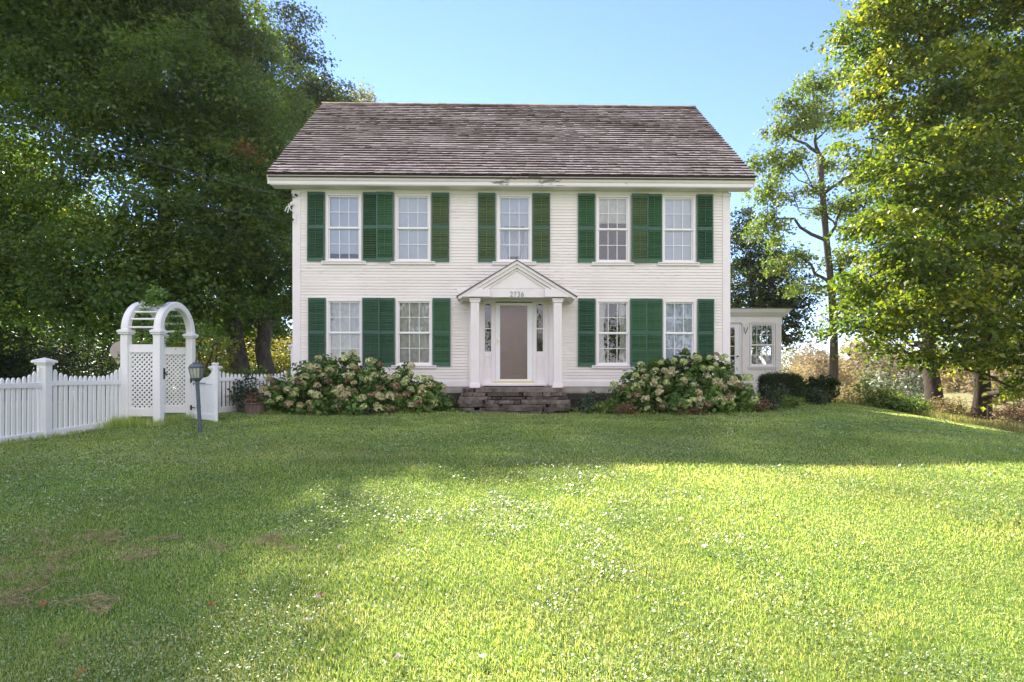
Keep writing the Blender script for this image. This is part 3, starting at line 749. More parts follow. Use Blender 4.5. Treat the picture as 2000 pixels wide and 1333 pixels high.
dry = vnoise(x, y, .55, 5)*.5+vnoise(x*1.0, y*1.8, 1.7, 6)*.5
rn = np.clip(r.normal(.44, .2, len(x))+(dry-.5)*.55, 0, .92); rn = np.where(r.random(len(x)) < .06+.22*np.clip(dry-.52, 0, 1), .97, rn)
o = link('lawn_grass', blade_mesh('lawn_grass', x, y, r, h, w, GRASS, rn, .95)); tag(o, 'short mown green lawn grass in front of the white house', 'grass', kind='stuff')

# low broad clover and plantain leaves among the blades, held flat
CLOVER = mat_leaf('clover_leaves', [(0, (.12, .22, .055)), (.6, (.22, .32, .10)), (1, (.40, .45, .24))], (1.2, 1.2, .5), rough=.40, spec=.8, tmix=.25, varscale=.7)
def flat_leaves(name, x, y, z, r, size, mat, rnd, tilt=.35, corners=5, out=None):
    n = len(x); th0 = r.random(n)*6.283
    nx_ = r.normal(0, tilt, n); ny_ = r.normal(0, tilt, n)
    v = np.empty((n, corners, 3), np.float32)
    for k in range(corners):
        a = th0+k*2*np.pi/corners; rad = size*(.75+.5*r.random(n)); ox = np.cos(a)*rad; oy = np.sin(a)*rad
        v[:, k, 0] = x+ox; v[:, k, 1] = y+oy; v[:, k, 2] = z-ox*nx_-oy*ny_
    return poly_mesh(name, v.reshape(-1, 3), corners, rnd, mat)
msk = lambda x, y, r: r.random(len(x)) < np.clip((vnoise(x, y, .8, 9)*.5+vnoise(x, y, 2.6, 10)*.5-.42)*4.5, .05, 1)
x, y, r = blades(int(230000*DENS), 2.2, 16, 1.75, 0, 0, 0, 1.0, 21, msk)
z = gz(x, y)+.020+.018*r.random(len(x))
o = link('clover', flat_leaves('clover', x, y, z, r, (.0048*(np.maximum(y, 3)/3)**.75)*(.4+1.1*r.random(len(x))), CLOVER, r.random(len(x)), .38))
tag(o, 'small broad clover leaves growing through the lawn', 'clover', kind='stuff')

# combed-out dry clippings on the shaded left of the lawn
CLIP = mat_leaf('dry_clippings', [(0, (.22, .15, .08)), (.6, (.36, .27, .16)), (1, (.50, .40, .26))], (1, .9, .7), rough=.8, spec=.1, tmix=.15)
cl = [(40, 1060, .8, .12), (165, 1062, .4, .09), (120, 1108, .5, .12), (190, 1092, .35, .1), (30, 1100, .35, .1), (240, 1067, .3, .08), (305, 1065, .25, .08), (385, 1071, .3, .07), (345, 1068, .4, .06),
      (515, 1068, .25, .08), (470, 1070, .3, .05), (270, 1100, .12, .1), (20, 1180, .3, .07), (210, 1195, .25, .08), (150, 1194, .5, .05), (90, 1150, .3, .1), (15, 1235, .2, .05), (560, 1075, .3, .05), (150, 1254, .12, .05), (30, 1130, .6, .12)]
vx = []; vy = []
r = np.random.default_rng(5)
for px, py, wx_, wy_ in cl:
    Y = 4.2
    for _ in range(12): Y = (CAMZ-gzf((px-1000)/F*Y, Y))*F/(py-735)
    n = int(110*wx_*wy_/.05)+80
    vx.append((px-1000)/F*Y+r.normal(0, wx_*.42, n)); vy.append(Y+r.normal(0, wy_*.9, n)+.1*np.sin(vx[-1]*9))
x = np.concatenate(vx); y = np.concatenate(vy); kp_ = vnoise(x, y, 7, 31)*.6+vnoise(x, y, 2.2, 32)*.4 > .5; x = x[kp_]; y = y[kp_]; n = len(x); z = gz(x, y)+.03+.025*r.random(n)
a = r.normal(0, .7, n); L = .015+.045*r.random(n); w = .0012
v = np.empty((n, 4, 3), np.float32); up = r.normal(0, .3, n)*L
v[:, 0] = np.stack([x-np.cos(a)*L, y-np.sin(a)*L, z-up], -1); v[:, 2] = np.stack([x+np.cos(a)*L, y+np.sin(a)*L, z+up], -1)
v[:, 1] = np.stack([x-np.sin(a)*w, y+np.cos(a)*w, z+w], -1); v[:, 3] = np.stack([x+np.sin(a)*w, y-np.cos(a)*w, z-w], -1)
o = link('dry_clippings', poly_mesh('dry_clippings', v.reshape(-1, 3), 4, r.random(n), CLIP)); tag(o, 'brown dry grass clippings strewn over the shaded left part of the lawn', 'grass clippings', kind='stuff')

def on_ground(px, py, Y0=6):
    Y = Y0
    for _ in range(25): Y = .5*Y+.5*(CAMZ-gzf((px-1000)/F*Y, Y))*F/(py-735)
    x = (px-1000)/F*Y; return Vector((x, Y, gzf(x, Y)))
# fallen leaves
LEAFP = mat_leaf('pale_fallen_leaf', [(0, (.55, .48, .36)), (1, (.7, .64, .52))], (1, .9, .7), rough=.5, spec=.4, tmix=.2)
LEAFB = mat_leaf('brown_fallen_leaf', [(0, (.28, .12, .05)), (1, (.40, .18, .07))], (1, .8, .5), rough=.6, spec=.3, tmix=.2)
def fallen(px, py, size, mat, label, group):
    p = on_ground(px, py, 5); m = MB(); a0 = random.random()*6; pts = []
    prof = [1, .55, .85, .5, .95, .35, .95, .5, .85, .55]
    for i, q in enumerate(prof):
        a = a0+i*2*math.pi/len(prof); pts.append((p.x+math.cos(a)*size*q, p.y+math.sin(a)*size*q, p.z+.045+random.uniform(-.008, .018)))
    c = (p.x, p.y, p.z+.05); m.add([c]+pts, [(0, i+1, (i+1) % len(pts)+1) for i in range(len(pts))], random.random())
    o = m.build('fallen_leaf', mat); tag(o, label, 'leaf', group); return o
for px, py in ((600, 1228), (665, 1080), (618, 1180), (1375, 1080), (943, 1300), (780, 1302)):
    fallen(px, py, .034, LEAFP, 'small pale curled leaf fallen on the sunlit lawn', 'pale leaves fallen on the lawn')
for px, py in ((782, 1052), (488, 1095), (471, 1135), (412, 1197), (83, 1195), (627, 1178), (1988, 1033), (160, 1330)):
    fallen(px, py, .026, LEAFB, 'small rusty brown leaf fallen on the lawn', 'brown leaves fallen on the lawn')
# ------------------------------------------------------------------ foliage helpers
def unit(v): return v/np.maximum(np.linalg.norm(v, axis=-1, keepdims=True), 1e-6)
def leaf_quads(p, nrm, size, r, aspect=.62, fold=.12):
    n = len(p); rd = r.normal(size=(n, 3)); t = unit(np.cross(nrm, rd)); b = np.cross(nrm, t)
    L = (size*(.65+.7*r.random(n)))[:, None] if np.isscalar(size) else (size*(.65+.7*r.random(n)))[:, None]
    W = L*aspect
    v = np.empty((n, 4, 3), np.float32)
    v[:, 0] = p-t*L*.5; v[:, 1] = p+b*W*.5-t*L*.08+nrm*L*fold; v[:, 2] = p+t*L*.5-nrm*L*fold; v[:, 3] = p-b*W*.5-t*L*.08+nrm*L*fold
    return v.reshape(-1, 3)
def cluster_centres(lumps, dens, r, shell=.5):
    """lumps: (x,y,z,radius[,flat]) -> points spread through each, thicker towards the outside"""
    out = []; outn = []
    for L in lumps:
        c = np.array(L[:3]); R_ = L[3]; fl = L[4] if len(L) > 4 else .85
        n = max(3, int(dens*R_**2.2))
        d = unit(r.normal(size=(n, 3))); rad = (shell+(1-shell)*r.random(n)**.7)*R_*(.82+.33*r.random(n))
        q = d*rad[:, None]*np.array([1, 1, fl]); out.append(c+q); outn.append(d)
    return np.concatenate(out), np.concatenate(outn)
def foliage(name, centres, outward, per, spread, size, mat, r, parent=None, upw=.9, outw=.5, rndw=.75, droop=.35, flat=.5, rbias=0):
    n = len(centres); k = np.repeat(np.arange(n), per); m = len(k)
    sp = spread*(.7+.6*r.random(n))[k][:, None]
    off = r.normal(size=(m, 3))*sp*np.array([1, 1, flat])
    rad2 = (off[:, 0]**2+off[:, 1]**2); off[:, 2] -= droop*rad2/np.maximum(sp[:, 0], .01)*.5
    p = centres[k]+off
    nr = unit(np.array([0, 0, 1.])*upw+outward[k]*outw+r.normal(size=(m, 3))*rndw)
    rn = np.clip(r.normal(.45, .17, m)+(r.random(n)[k]-.5)*.5+rbias, 0, 1)
    me = poly_mesh(name, leaf_quads(p, nr, size, r), 4, rn, mat)
    return link(name, me, parent)
def crooked(a, b, n, amp, rnd, sag=0):
    a = Vector(a); b = Vector(b); L = (b-a).length; pts = []
    for i in range(n+1):
        u = i/n; e = math.sin(math.pi*u)
        pts.append(a.lerp(b, u)+Vector((rnd.uniform(-1, 1), rnd.uniform(-1, 1), rnd.uniform(-1, 1)))*amp*L*e+Vector((0, 0, -sag*L*e)))
    return pts
def tree(name, label, base, fork, lumps, tr, leafmat, bark, dens=9, per=70, spread=.38, size=.14, seed=1, limbs=True, twigs=70, shell=.45, group=None, cat='tree', trunk_pts=None, extra_limbs=None, flat=.5, upw=.9, rbias=0, thin=None):
    """trunk from base to fork, one limb to each lump, twigs to the leaf sprays"""
    rnd = random.Random(seed); r = np.random.default_rng(seed)
    base = Vector(base); root = empty(name, base, 0, label, cat, group)
    inv = lambda p: Vector(p)-base
    mb = MB(); fork = Vector(fork); H = (fork-base).length
    tp_ = [inv(p) for p in trunk_pts] if trunk_pts else [inv(p) for p in crooked(base, fork, 5, .02, rnd)]
    m_ = len(tp_)-1
    mb.tube([tp_[0]-Vector((0, 0, .3))]+tp_, [tr*1.55]+[tr*(1.25 if i == 0 else 1-.35*i/m_) for i in range(m_+1)], 12)
    L = np.array([l[:3] for l in lumps])-np.array(base); order = np.argsort(np.linalg.norm(L-np.array(inv(fork)), axis=1))
    nodes = [(tp_[k], tr*(1-.35*k/m_)) for k in range(max(1, int(m_*.35)), m_+1)]
    if limbs:
        for i in order:
            tgt = Vector(L[i]); best = min(nodes, key=lambda nd: (nd[0]-tgt).length+max(0, nd[0].z-tgt.z+.45*(nd[0]-tgt).to_2d().length)*1.3+(.0 if nd[1] > .035 else 1.5))
            r0 = min(best[1]*.72, tr*.5); ln = (tgt-best[0]).length
            pts = crooked(best[0], tgt, 5, .07, rnd, -.05)
            r1 = max(.025, r0*.42); rads = [r0+(r1-r0)*k/5 for k in range(6)]
            mb.tube(pts, rads, 7, cap=False)
            nodes += [(pts[k], rads[k]) for k in (2, 4, 5)]
    cen, outw_ = cluster_centres(lumps, dens, r, shell); cen = cen-np.array(base)
    ground = gz(cen[:, 0]+base.x, cen[:, 1]+base.y)-base.z+.15
    ok = cen[:, 2] > ground; cen = cen[ok]; outw_ = outw_[ok]
    if twigs and limbs:
        npos = np.array([tuple(nd[0]) for nd in nodes])
        for i in r.choice(len(cen), min(twigs, len(cen)), replace=False):
            j = int(np.argmin(np.linalg.norm(npos-cen[i], axis=1))); r0 = min(.035, nodes[j][1]*.6)
            mb.tube(crooked(npos[j], cen[i], 3, .08, rnd), [r0, r0*.8, r0*.55, r0*.3], 5, cap=False)
    mb.build('trunk', bark, root, smooth=True)
    foliage('crown', cen, outw_, per, spread, size, leafmat, r, root, flat=flat, upw=upw, rbias=rbias)
    return root
def lum(*a): return [(*P(px, py, Y), rr, *rest) for px, py, Y, rr, *rest in a]

MAPLE_L = mat_leaf('maple_leaves_shade_toned', [(0, (.030, .066, .020)), (.4, (.052, .104, .027)), (.75, (.085, .142, .034)), (1, (.17, .20, .042))], (2.6, 2.3, .7), rough=.5, spec=.35, tmix=.45, varscale=.25)  # deep greens put the shade of the left crowns into the leaf colour
MAPLE_R = mat_leaf('maple_leaves_sun_toned', [(0, (.030, .066, .016)), (.4, (.078, .135, .022)), (.75, (.17, .21, .034)), (1, (.35, .34, .06))], (2.25, 2.05, .6), rough=.42, spec=.45, tmix=.55, varscale=.5)  # paler yellow greens put sunlight into the leaf colour
ASHL = mat_leaf('ash_leaves', [(0, (.09, .15, .035)), (.6, (.17, .235, .05)), (1, (.29, .30, .08))], (1.6, 1.6, .7), rough=.5, spec=.3, tmix=.45)
DARKL = mat_leaf('dark_leaves', [(0, (.014, .035, .012)), (.6, (.03, .06, .016)), (1, (.07, .085, .02))], (2.0, 1.8, .6), rough=.5, spec=.35, tmix=.35)
ORANGEL = mat_leaf('orange_leaves', [(0, (.16, .08, .02)), (1, (.32, .16, .04))], (1.5, 1.2, .6), rough=.5, tmix=.4)
YELL = mat_leaf('yellow_green_leaves', [(0, (.08, .11, .02)), (.6, (.17, .18, .03)), (1, (.30, .25, .05))], (1.9, 1.7, .6), rough=.5, tmix=.5)

g0 = lambda px, Y: Vector(((px-1000)/F*Y, Y, gzf((px-1000)/F*Y, Y)))
# left group of tall trees
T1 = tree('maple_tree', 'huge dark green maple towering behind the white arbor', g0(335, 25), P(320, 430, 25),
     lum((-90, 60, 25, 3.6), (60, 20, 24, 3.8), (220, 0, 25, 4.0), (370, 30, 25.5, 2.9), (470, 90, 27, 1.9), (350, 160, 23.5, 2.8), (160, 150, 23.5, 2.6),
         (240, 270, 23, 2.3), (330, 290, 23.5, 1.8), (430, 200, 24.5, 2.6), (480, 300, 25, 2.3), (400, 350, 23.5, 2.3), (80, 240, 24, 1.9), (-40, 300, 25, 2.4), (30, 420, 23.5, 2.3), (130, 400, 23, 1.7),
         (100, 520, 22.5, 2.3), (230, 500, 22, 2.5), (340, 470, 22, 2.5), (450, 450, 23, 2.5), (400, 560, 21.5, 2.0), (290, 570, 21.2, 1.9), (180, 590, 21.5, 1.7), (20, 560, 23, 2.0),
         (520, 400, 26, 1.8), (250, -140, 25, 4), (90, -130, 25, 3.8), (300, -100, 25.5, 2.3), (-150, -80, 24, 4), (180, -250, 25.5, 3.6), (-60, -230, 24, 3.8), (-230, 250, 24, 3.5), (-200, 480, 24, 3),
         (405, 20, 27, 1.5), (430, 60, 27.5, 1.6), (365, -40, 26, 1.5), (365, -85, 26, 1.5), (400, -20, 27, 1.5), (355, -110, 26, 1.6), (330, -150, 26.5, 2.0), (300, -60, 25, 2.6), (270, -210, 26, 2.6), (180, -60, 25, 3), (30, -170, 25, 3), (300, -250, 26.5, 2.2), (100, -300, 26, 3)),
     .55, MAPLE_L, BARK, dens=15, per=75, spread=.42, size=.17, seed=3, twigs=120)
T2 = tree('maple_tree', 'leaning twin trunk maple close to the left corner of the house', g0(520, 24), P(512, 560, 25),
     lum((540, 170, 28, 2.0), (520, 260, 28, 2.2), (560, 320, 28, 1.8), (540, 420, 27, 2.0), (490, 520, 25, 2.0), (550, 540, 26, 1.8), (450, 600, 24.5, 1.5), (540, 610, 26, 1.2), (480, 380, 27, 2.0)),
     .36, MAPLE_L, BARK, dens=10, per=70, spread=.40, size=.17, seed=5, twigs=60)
tk = MB(); b_ = T2.location; pa = [g0(478, 23.6)-Vector((0, 0, .3)), g0(474, 23.6)+Vector((0, 0, .4)), P(455, 640, 23.8), P(448, 600, 24), P(470, 480, 24.6)]
tk.tube([Vector(p)-b_ for p in pa], [.6, .42, .34, .3, .2], 12); tk.build('trunk', BARK, T2, smooth=True)
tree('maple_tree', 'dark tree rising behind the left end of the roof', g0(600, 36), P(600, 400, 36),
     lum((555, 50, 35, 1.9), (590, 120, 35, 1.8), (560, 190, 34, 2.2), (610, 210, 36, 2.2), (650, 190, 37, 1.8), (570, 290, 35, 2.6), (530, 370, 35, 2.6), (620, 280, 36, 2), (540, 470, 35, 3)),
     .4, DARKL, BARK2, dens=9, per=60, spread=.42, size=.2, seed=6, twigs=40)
tree('maple_tree', 'sunlit yellow green treetop peeping over the left of the roof', g0(700, 44), P(690, 400, 44),
     lum((650, 190, 44, 1.6), (690, 205, 44, 1.8), (722, 212, 44, 1.5), (680, 260, 44, 2.5)), .3, YELL, BARK2, dens=9, per=50, spread=.4, size=.2, seed=7, twigs=20)
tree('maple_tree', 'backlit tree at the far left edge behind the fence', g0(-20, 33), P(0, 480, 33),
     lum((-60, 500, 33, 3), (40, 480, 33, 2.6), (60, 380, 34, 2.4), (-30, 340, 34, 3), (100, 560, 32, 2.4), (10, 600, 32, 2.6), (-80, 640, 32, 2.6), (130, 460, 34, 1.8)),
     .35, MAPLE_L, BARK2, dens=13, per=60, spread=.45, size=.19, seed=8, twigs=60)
orr = foliage('autumn_leaves', np.array([tuple(P(478, 285, 22.6)-T1.location), tuple(P(490, 298, 22.6)-T1.location)]), np.array([[0, -1, .3]]*2), 60, .22, .14, ORANGEL, rng, T1)
orr['label'] = 'small spray of orange autumn leaves'; orr['kind'] = 'stuff'
# understory behind the fence and the arbor
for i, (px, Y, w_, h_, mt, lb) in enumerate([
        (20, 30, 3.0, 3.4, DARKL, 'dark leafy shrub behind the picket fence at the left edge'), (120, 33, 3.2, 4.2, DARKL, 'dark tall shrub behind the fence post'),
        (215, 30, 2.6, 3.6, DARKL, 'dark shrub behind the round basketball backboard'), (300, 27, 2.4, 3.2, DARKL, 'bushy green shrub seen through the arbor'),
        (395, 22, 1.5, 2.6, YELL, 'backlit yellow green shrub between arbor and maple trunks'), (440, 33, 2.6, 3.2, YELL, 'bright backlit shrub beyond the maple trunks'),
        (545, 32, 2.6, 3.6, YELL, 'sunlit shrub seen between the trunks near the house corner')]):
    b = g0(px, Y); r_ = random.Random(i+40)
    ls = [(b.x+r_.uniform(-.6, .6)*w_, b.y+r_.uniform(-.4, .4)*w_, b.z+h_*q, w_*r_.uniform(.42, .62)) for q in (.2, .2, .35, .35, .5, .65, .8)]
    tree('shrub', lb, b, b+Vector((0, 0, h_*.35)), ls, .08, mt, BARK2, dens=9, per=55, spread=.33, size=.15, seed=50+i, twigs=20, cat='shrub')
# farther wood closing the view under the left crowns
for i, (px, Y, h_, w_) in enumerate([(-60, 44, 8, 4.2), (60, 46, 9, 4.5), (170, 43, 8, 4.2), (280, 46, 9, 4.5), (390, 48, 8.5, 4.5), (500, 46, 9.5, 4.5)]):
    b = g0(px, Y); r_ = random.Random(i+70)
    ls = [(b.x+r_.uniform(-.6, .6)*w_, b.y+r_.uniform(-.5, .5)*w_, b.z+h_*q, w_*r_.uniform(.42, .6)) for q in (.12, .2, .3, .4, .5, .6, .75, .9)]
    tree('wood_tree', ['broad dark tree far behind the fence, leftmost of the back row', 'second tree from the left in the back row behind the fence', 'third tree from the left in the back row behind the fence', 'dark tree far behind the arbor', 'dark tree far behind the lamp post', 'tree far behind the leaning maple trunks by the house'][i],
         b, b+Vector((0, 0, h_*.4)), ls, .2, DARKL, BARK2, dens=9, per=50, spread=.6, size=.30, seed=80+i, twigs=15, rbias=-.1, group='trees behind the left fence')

# right hand trees
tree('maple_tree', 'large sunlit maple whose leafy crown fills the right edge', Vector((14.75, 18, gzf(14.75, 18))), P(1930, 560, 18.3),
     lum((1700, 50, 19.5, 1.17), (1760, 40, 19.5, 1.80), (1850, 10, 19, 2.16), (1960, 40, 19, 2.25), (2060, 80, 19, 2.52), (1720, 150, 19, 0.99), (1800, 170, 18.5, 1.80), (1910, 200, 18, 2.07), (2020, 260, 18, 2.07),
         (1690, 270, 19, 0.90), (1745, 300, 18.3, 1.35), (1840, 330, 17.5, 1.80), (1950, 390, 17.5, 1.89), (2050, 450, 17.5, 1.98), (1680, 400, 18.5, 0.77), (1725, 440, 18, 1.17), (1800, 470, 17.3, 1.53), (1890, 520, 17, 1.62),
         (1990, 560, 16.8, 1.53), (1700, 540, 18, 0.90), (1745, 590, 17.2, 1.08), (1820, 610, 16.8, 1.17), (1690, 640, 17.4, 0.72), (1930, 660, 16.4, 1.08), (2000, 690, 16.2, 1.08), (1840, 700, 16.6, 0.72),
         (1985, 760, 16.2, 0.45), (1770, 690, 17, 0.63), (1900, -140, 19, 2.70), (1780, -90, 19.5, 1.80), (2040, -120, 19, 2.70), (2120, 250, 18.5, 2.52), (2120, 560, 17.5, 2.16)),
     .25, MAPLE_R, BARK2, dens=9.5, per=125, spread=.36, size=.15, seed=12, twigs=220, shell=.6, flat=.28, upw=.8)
tree('maple_tree', 'second maple with bare lower trunk standing behind the big right hand crown', g0(1823, 20.5), P(1815, 600, 23),
     lum((1690, 600, 26, 1.5), (1750, 560, 26, 2.2), (1830, 540, 26, 2.6), (1900, 600, 26, 2.4), (1780, 460, 26.5, 2.4), (1880, 430, 27, 3), (1720, 660, 25.5, 1.1), (1960, 540, 26, 2.6), (1980, 650, 25, 1.6), (1800, 320, 27, 3), (1900, 250, 27, 3)),
     .30, MAPLE_R, BARK2, dens=10, per=60, spread=.36, size=.16, seed=13, twigs=60)
tree('ash_tree', 'tall slender airy tree standing against the sky right of the house', g0(1628, 30), P(1625, 300, 30),
     lum((1480, 330, 30, .8, .7), (1500, 420, 30, .9, .7), (1525, 330, 30.5, .9, .7), (1560, 230, 30, .9, .7), (1610, 210, 30, 1.0, .7), (1590, 370, 30, .8, .7), (1520, 520, 30, .8, .6), (1590, 165, 30, 1.19, .6), (1640, 150, 30.5, 1.12, .6), (1545, 200, 30, 1.00, .6), (1520, 255, 29.6, 0.94, .6), (1585, 240, 29.5, 1.00, .6), (1650, 230, 30, 1.12, .6), (1500, 310, 30, 0.94, .6), (1555, 310, 29.5, 0.94, .6),
         (1615, 320, 30.6, 0.88, .6), (1495, 370, 29.6, 1.06, .55), (1545, 385, 30.4, 0.75, .6), (1480, 450, 30, 0.69, .6), (1535, 440, 29.5, 0.75, .6), (1600, 410, 30, 0.75, .6), (1560, 500, 30, 0.94, .55), (1510, 470, 30.5, 0.75, .6),
         (1650, 400, 30, 1.25, .6), (1655, 500, 30, 1.25, .6), (1600, 560, 29.5, 0.69, .6), (1545, 560, 30, 0.69, .6), (1640, 610, 29.6, 0.75, .6), (1600, 650, 29.3, 0.62, .6), (1690, 560, 30, 1.25, .6), (1690, 330, 30, 1.38, .6)),
     .2, ASHL, BARK, dens=20, per=34, spread=.24, size=.17, seed=14, twigs=330, flat=.75, upw=.5, shell=.1, trunk_pts=[g0(1628, 30), P(1629, 660, 30), P(1624, 560, 30), P(1614, 470, 30), P(1607, 380, 30), P(1600, 300, 30)])
tree('round_tree', 'dark rounded tree behind the side porch', g0(1470, 36), P(1475, 600, 36),
     lum((1440, 430, 36, 1.2), (1455, 480, 36, 1.7), (1490, 510, 36, 1.9), (1465, 560, 35, 2.3), (1520, 560, 35, 1.8), (1540, 600, 35, 1.4), (1565, 635, 35, .8), (1500, 620, 35, 2), (1440, 620, 35, 2.2), (1545, 655, 35, .8)),
     .3, DARKL, BARK2, dens=12, per=60, spread=.33, size=.18, seed=15, twigs=40)
# distant trees
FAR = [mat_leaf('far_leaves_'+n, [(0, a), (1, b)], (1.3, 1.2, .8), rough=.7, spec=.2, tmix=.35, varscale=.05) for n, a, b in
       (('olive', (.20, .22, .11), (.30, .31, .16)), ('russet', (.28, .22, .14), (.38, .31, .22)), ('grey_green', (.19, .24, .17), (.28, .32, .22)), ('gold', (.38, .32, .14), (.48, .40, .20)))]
FARL = ['olive', 'russet', 'grey green', 'golden']
for i, (px, Y, h_, w_, k) in enumerate([(1545, 110, 8, 5, 0), (1575, 95, 7.5, 4.2, 1), (1603, 120, 8, 4.5, 2), (1560, 70, 4, 3.2, 3), (1598, 62, 4.2, 2.6, 1), (1650, 105, 8, 5, 3), (1690, 90, 8, 4.5, 1), (1730, 115, 9, 5, 2), (1775, 95, 8, 5, 1),
                                        (1660, 60, 3.2, 2.6, 3), (1720, 55, 3.0, 2.6, 0), (1830, 100, 9, 5, 0), (1880, 85, 8, 5, 3), (1940, 90, 9, 5, 1), (1990, 75, 8, 5, 1), (2040, 90, 9, 6, 0), (1480, 120, 7, 6, 0), (1960, 50, 3.6, 2.6, 1)]):
    b = g0(px, Y); r_ = random.Random(i+170)
    ls = [(b.x+r_.uniform(-.5, .5)*w_, b.y+r_.uniform(-.5, .5)*w_, b.z+h_*q, w_*r_.uniform(.4, .6)) for q in (.15, .3, .45, .6, .8)]
    tree('distant_tree', '%s %s beyond the field right of the porch' % (FARL[k], 'tree far away' if Y > 80 else 'young tree in the middle distance'),
         b, b+Vector((0, 0, h_*.4)), ls, .16, FAR[k], BARK2, dens=3.2 if Y > 80 else 6, per=34, spread=.7 if Y > 80 else .45, size=.45 if Y > 80 else .3, seed=180+i, limbs=False, twigs=0, group='trees beyond the field')
# trees across the lane behind the viewer, seen only as reflections in the window panes
for i, (x_, y_, h_, w_) in enumerate([(-9, -24, 11, 5), (4, -30, 9, 5), (14, -22, 12, 5), (-22, -28, 12, 6), (26, -26, 11, 6)]):
    b = Vector((x_, y_, gzf(x_, y_))); r_ = random.Random(i+270)
    ls = [(b.x+r_.uniform(-.5, .5)*w_, b.y+r_.uniform(-.5, .5)*w_, b.z+h_*q, w_*r_.uniform(.42, .6)) for q in (.35, .45, .55, .7, .85)]
    tree('roadside_tree', 'green tree across the road behind the viewer', b, b+Vector((0, 0, h_*.4)), ls, .25, MAPLE_R, BARK2, dens=3, per=30, spread=.7, size=.4, seed=280+i, twigs=0, group='roadside trees behind the viewer')

# ------------------------------------------------------------------ shrubs and beds
HYL = mat_leaf('hydrangea_leaves', [(0, (.045, .10, .02)), (.5, (.10, .19, .04)), (1, (.20, .30, .065))], (1.6, 1.6, .6), rough=.5, spec=.35, tmix=.3, varscale=1.2)
def mat_petal(name, a, b, c):
    return mat_leaf(name, [(0, a), (.5, b), (1, c)], (1, .95, .8), rough=.7, spec=.2, tmix=.25, varscale=20)
PETG = mat_petal('lime_petals', (.36, .45, .13), (.54, .62, .26), (.72, .76, .44))
PETC = mat_petal('cream_petals', (.36, .36, .16), (.56, .52, .28), (.72, .66, .42))
PETP = mat_petal('dusky_pink_petals', (.17, .12, .06), (.31, .22, .13), (.46, .36, .23))
def petal_ball(seed, mat, n=110, rad=.085):
    r = np.random.default_rng(seed); d = unit(r.normal(size=(n, 3))); d[:, 2] = np.where(d[:, 2] < -.5, -d[:, 2], d[:, 2])
    p = d*np.array([1, 1, .85])*rad*(.8+.3*r.random(n))[:, None]; nr = unit(d+r.normal(size=(n, 3))*.35)
    return poly_mesh('flower_head', leaf_quads(p, nr, .036, r, aspect=.9, fold=.05), 4, r.random(n), mat)
BALLS = [petal_ball(300+i, m) for i, m in enumerate((PETG, PETG, PETC, PETC, PETP, PETP))]
def hydrangea(label, base, lumps, nflowers, seed, balls_w):
    r = np.random.default_rng(seed); rnd = random.Random(seed)
    root = empty('hydrangea_bush', base, 0, label, 'hydrangea'); B = np.array(base)
    cen, outw_ = cluster_centres(lumps, 190, r, .35); cen -= B
    ok = (cen[:, 2] > .12) & (cen[:, 1]+B[1] < HY-.12); cen = cen[ok]; outw_ = outw_[ok]
    foliage('foliage', cen, outw_, 16, .10, .125, HYL, r, root, upw=.6, outw=.7, rndw=.5, droop=.5, flat=.6)
    st_ = MB()
    for i in range(70):
        c = cen[rnd.randrange(len(cen))]; b0 = Vector((c[0]*.75, c[1]*.75, 0)); st_.tube([b0, b0.lerp(Vector(c), .5)+Vector((0, 0, .1)), Vector(c)], [.010, .008, .005], 5, cap=False)
    st_.build('stems', BARK2, root)
    # flower heads stand on the outside of the bush, towards the light and the viewer
    L = np.array([l[:3] for l in lumps])-B; Rr = np.array([l[3] for l in lumps]); placed = []
    tries = 0
    while len(placed) < nflowers and tries < 9000:
        tries += 1; i = rnd.choices(range(len(L)), weights=Rr**2)[0]
        d = unit(np.array([rnd.gauss(0, 1), rnd.gauss(-.9, .8), rnd.gauss(.25, .8)])); p = L[i]+d*Rr[i]*rnd.uniform(.95, 1.12)*np.array([1, 1, .9])
        if p[2] < .1 or p[1]+B[1] > HY-.2: continue
        if any(np.linalg.norm((p-L[j])/Rr[j]) < .85 for j in range(len(L))): continue
        if any(np.linalg.norm(p-q) < .105 for q in placed): continue
        placed.append(p); hgt = p[2]
        k = rnd.choices(range(6), weights=balls_w(hgt))[0]; s = rnd.uniform(.8, 1.4)
        link('flower_head', BALLS[k], root, tuple(p), (rnd.uniform(-.6, .6), rnd.uniform(-.6, .6), rnd.uniform(0, 6)), (s, s*rnd.uniform(.85, 1.1), s*rnd.uniform(.8, 1.1)))
    return root
hydrangea('wide hydrangea bush with cream and dusky pink flower heads left of the front steps', (-3.9, 13.75, gzf(-3.9, 13.75)),
    lum((560, 770, 13.6, .52), (610, 745, 13.8, .52), (665, 730, 14.0, .50), (720, 745, 14.0, .52), (775, 755, 14.0, .5), (825, 770, 14.0, .46), (640, 785, 13.3, .42), (700, 790, 13.3, .42), (760, 790, 13.4, .42), (815, 795, 13.6, .36),
        (585, 800, 13.3, .30), (855, 785, 14.0, .28), (540, 760, 13.7, .32), (680, 705, 14.1, .24), (735, 715, 14.1, .20), (790, 722, 14.1, .20), (625, 715, 14.1, .26), (850, 755, 14.1, .22)), 98, 401,
    lambda h: (4, 3, 3, 3, 1, 1) if h > .6 else (1, 1, 3, 3, 2.5, 2.5))
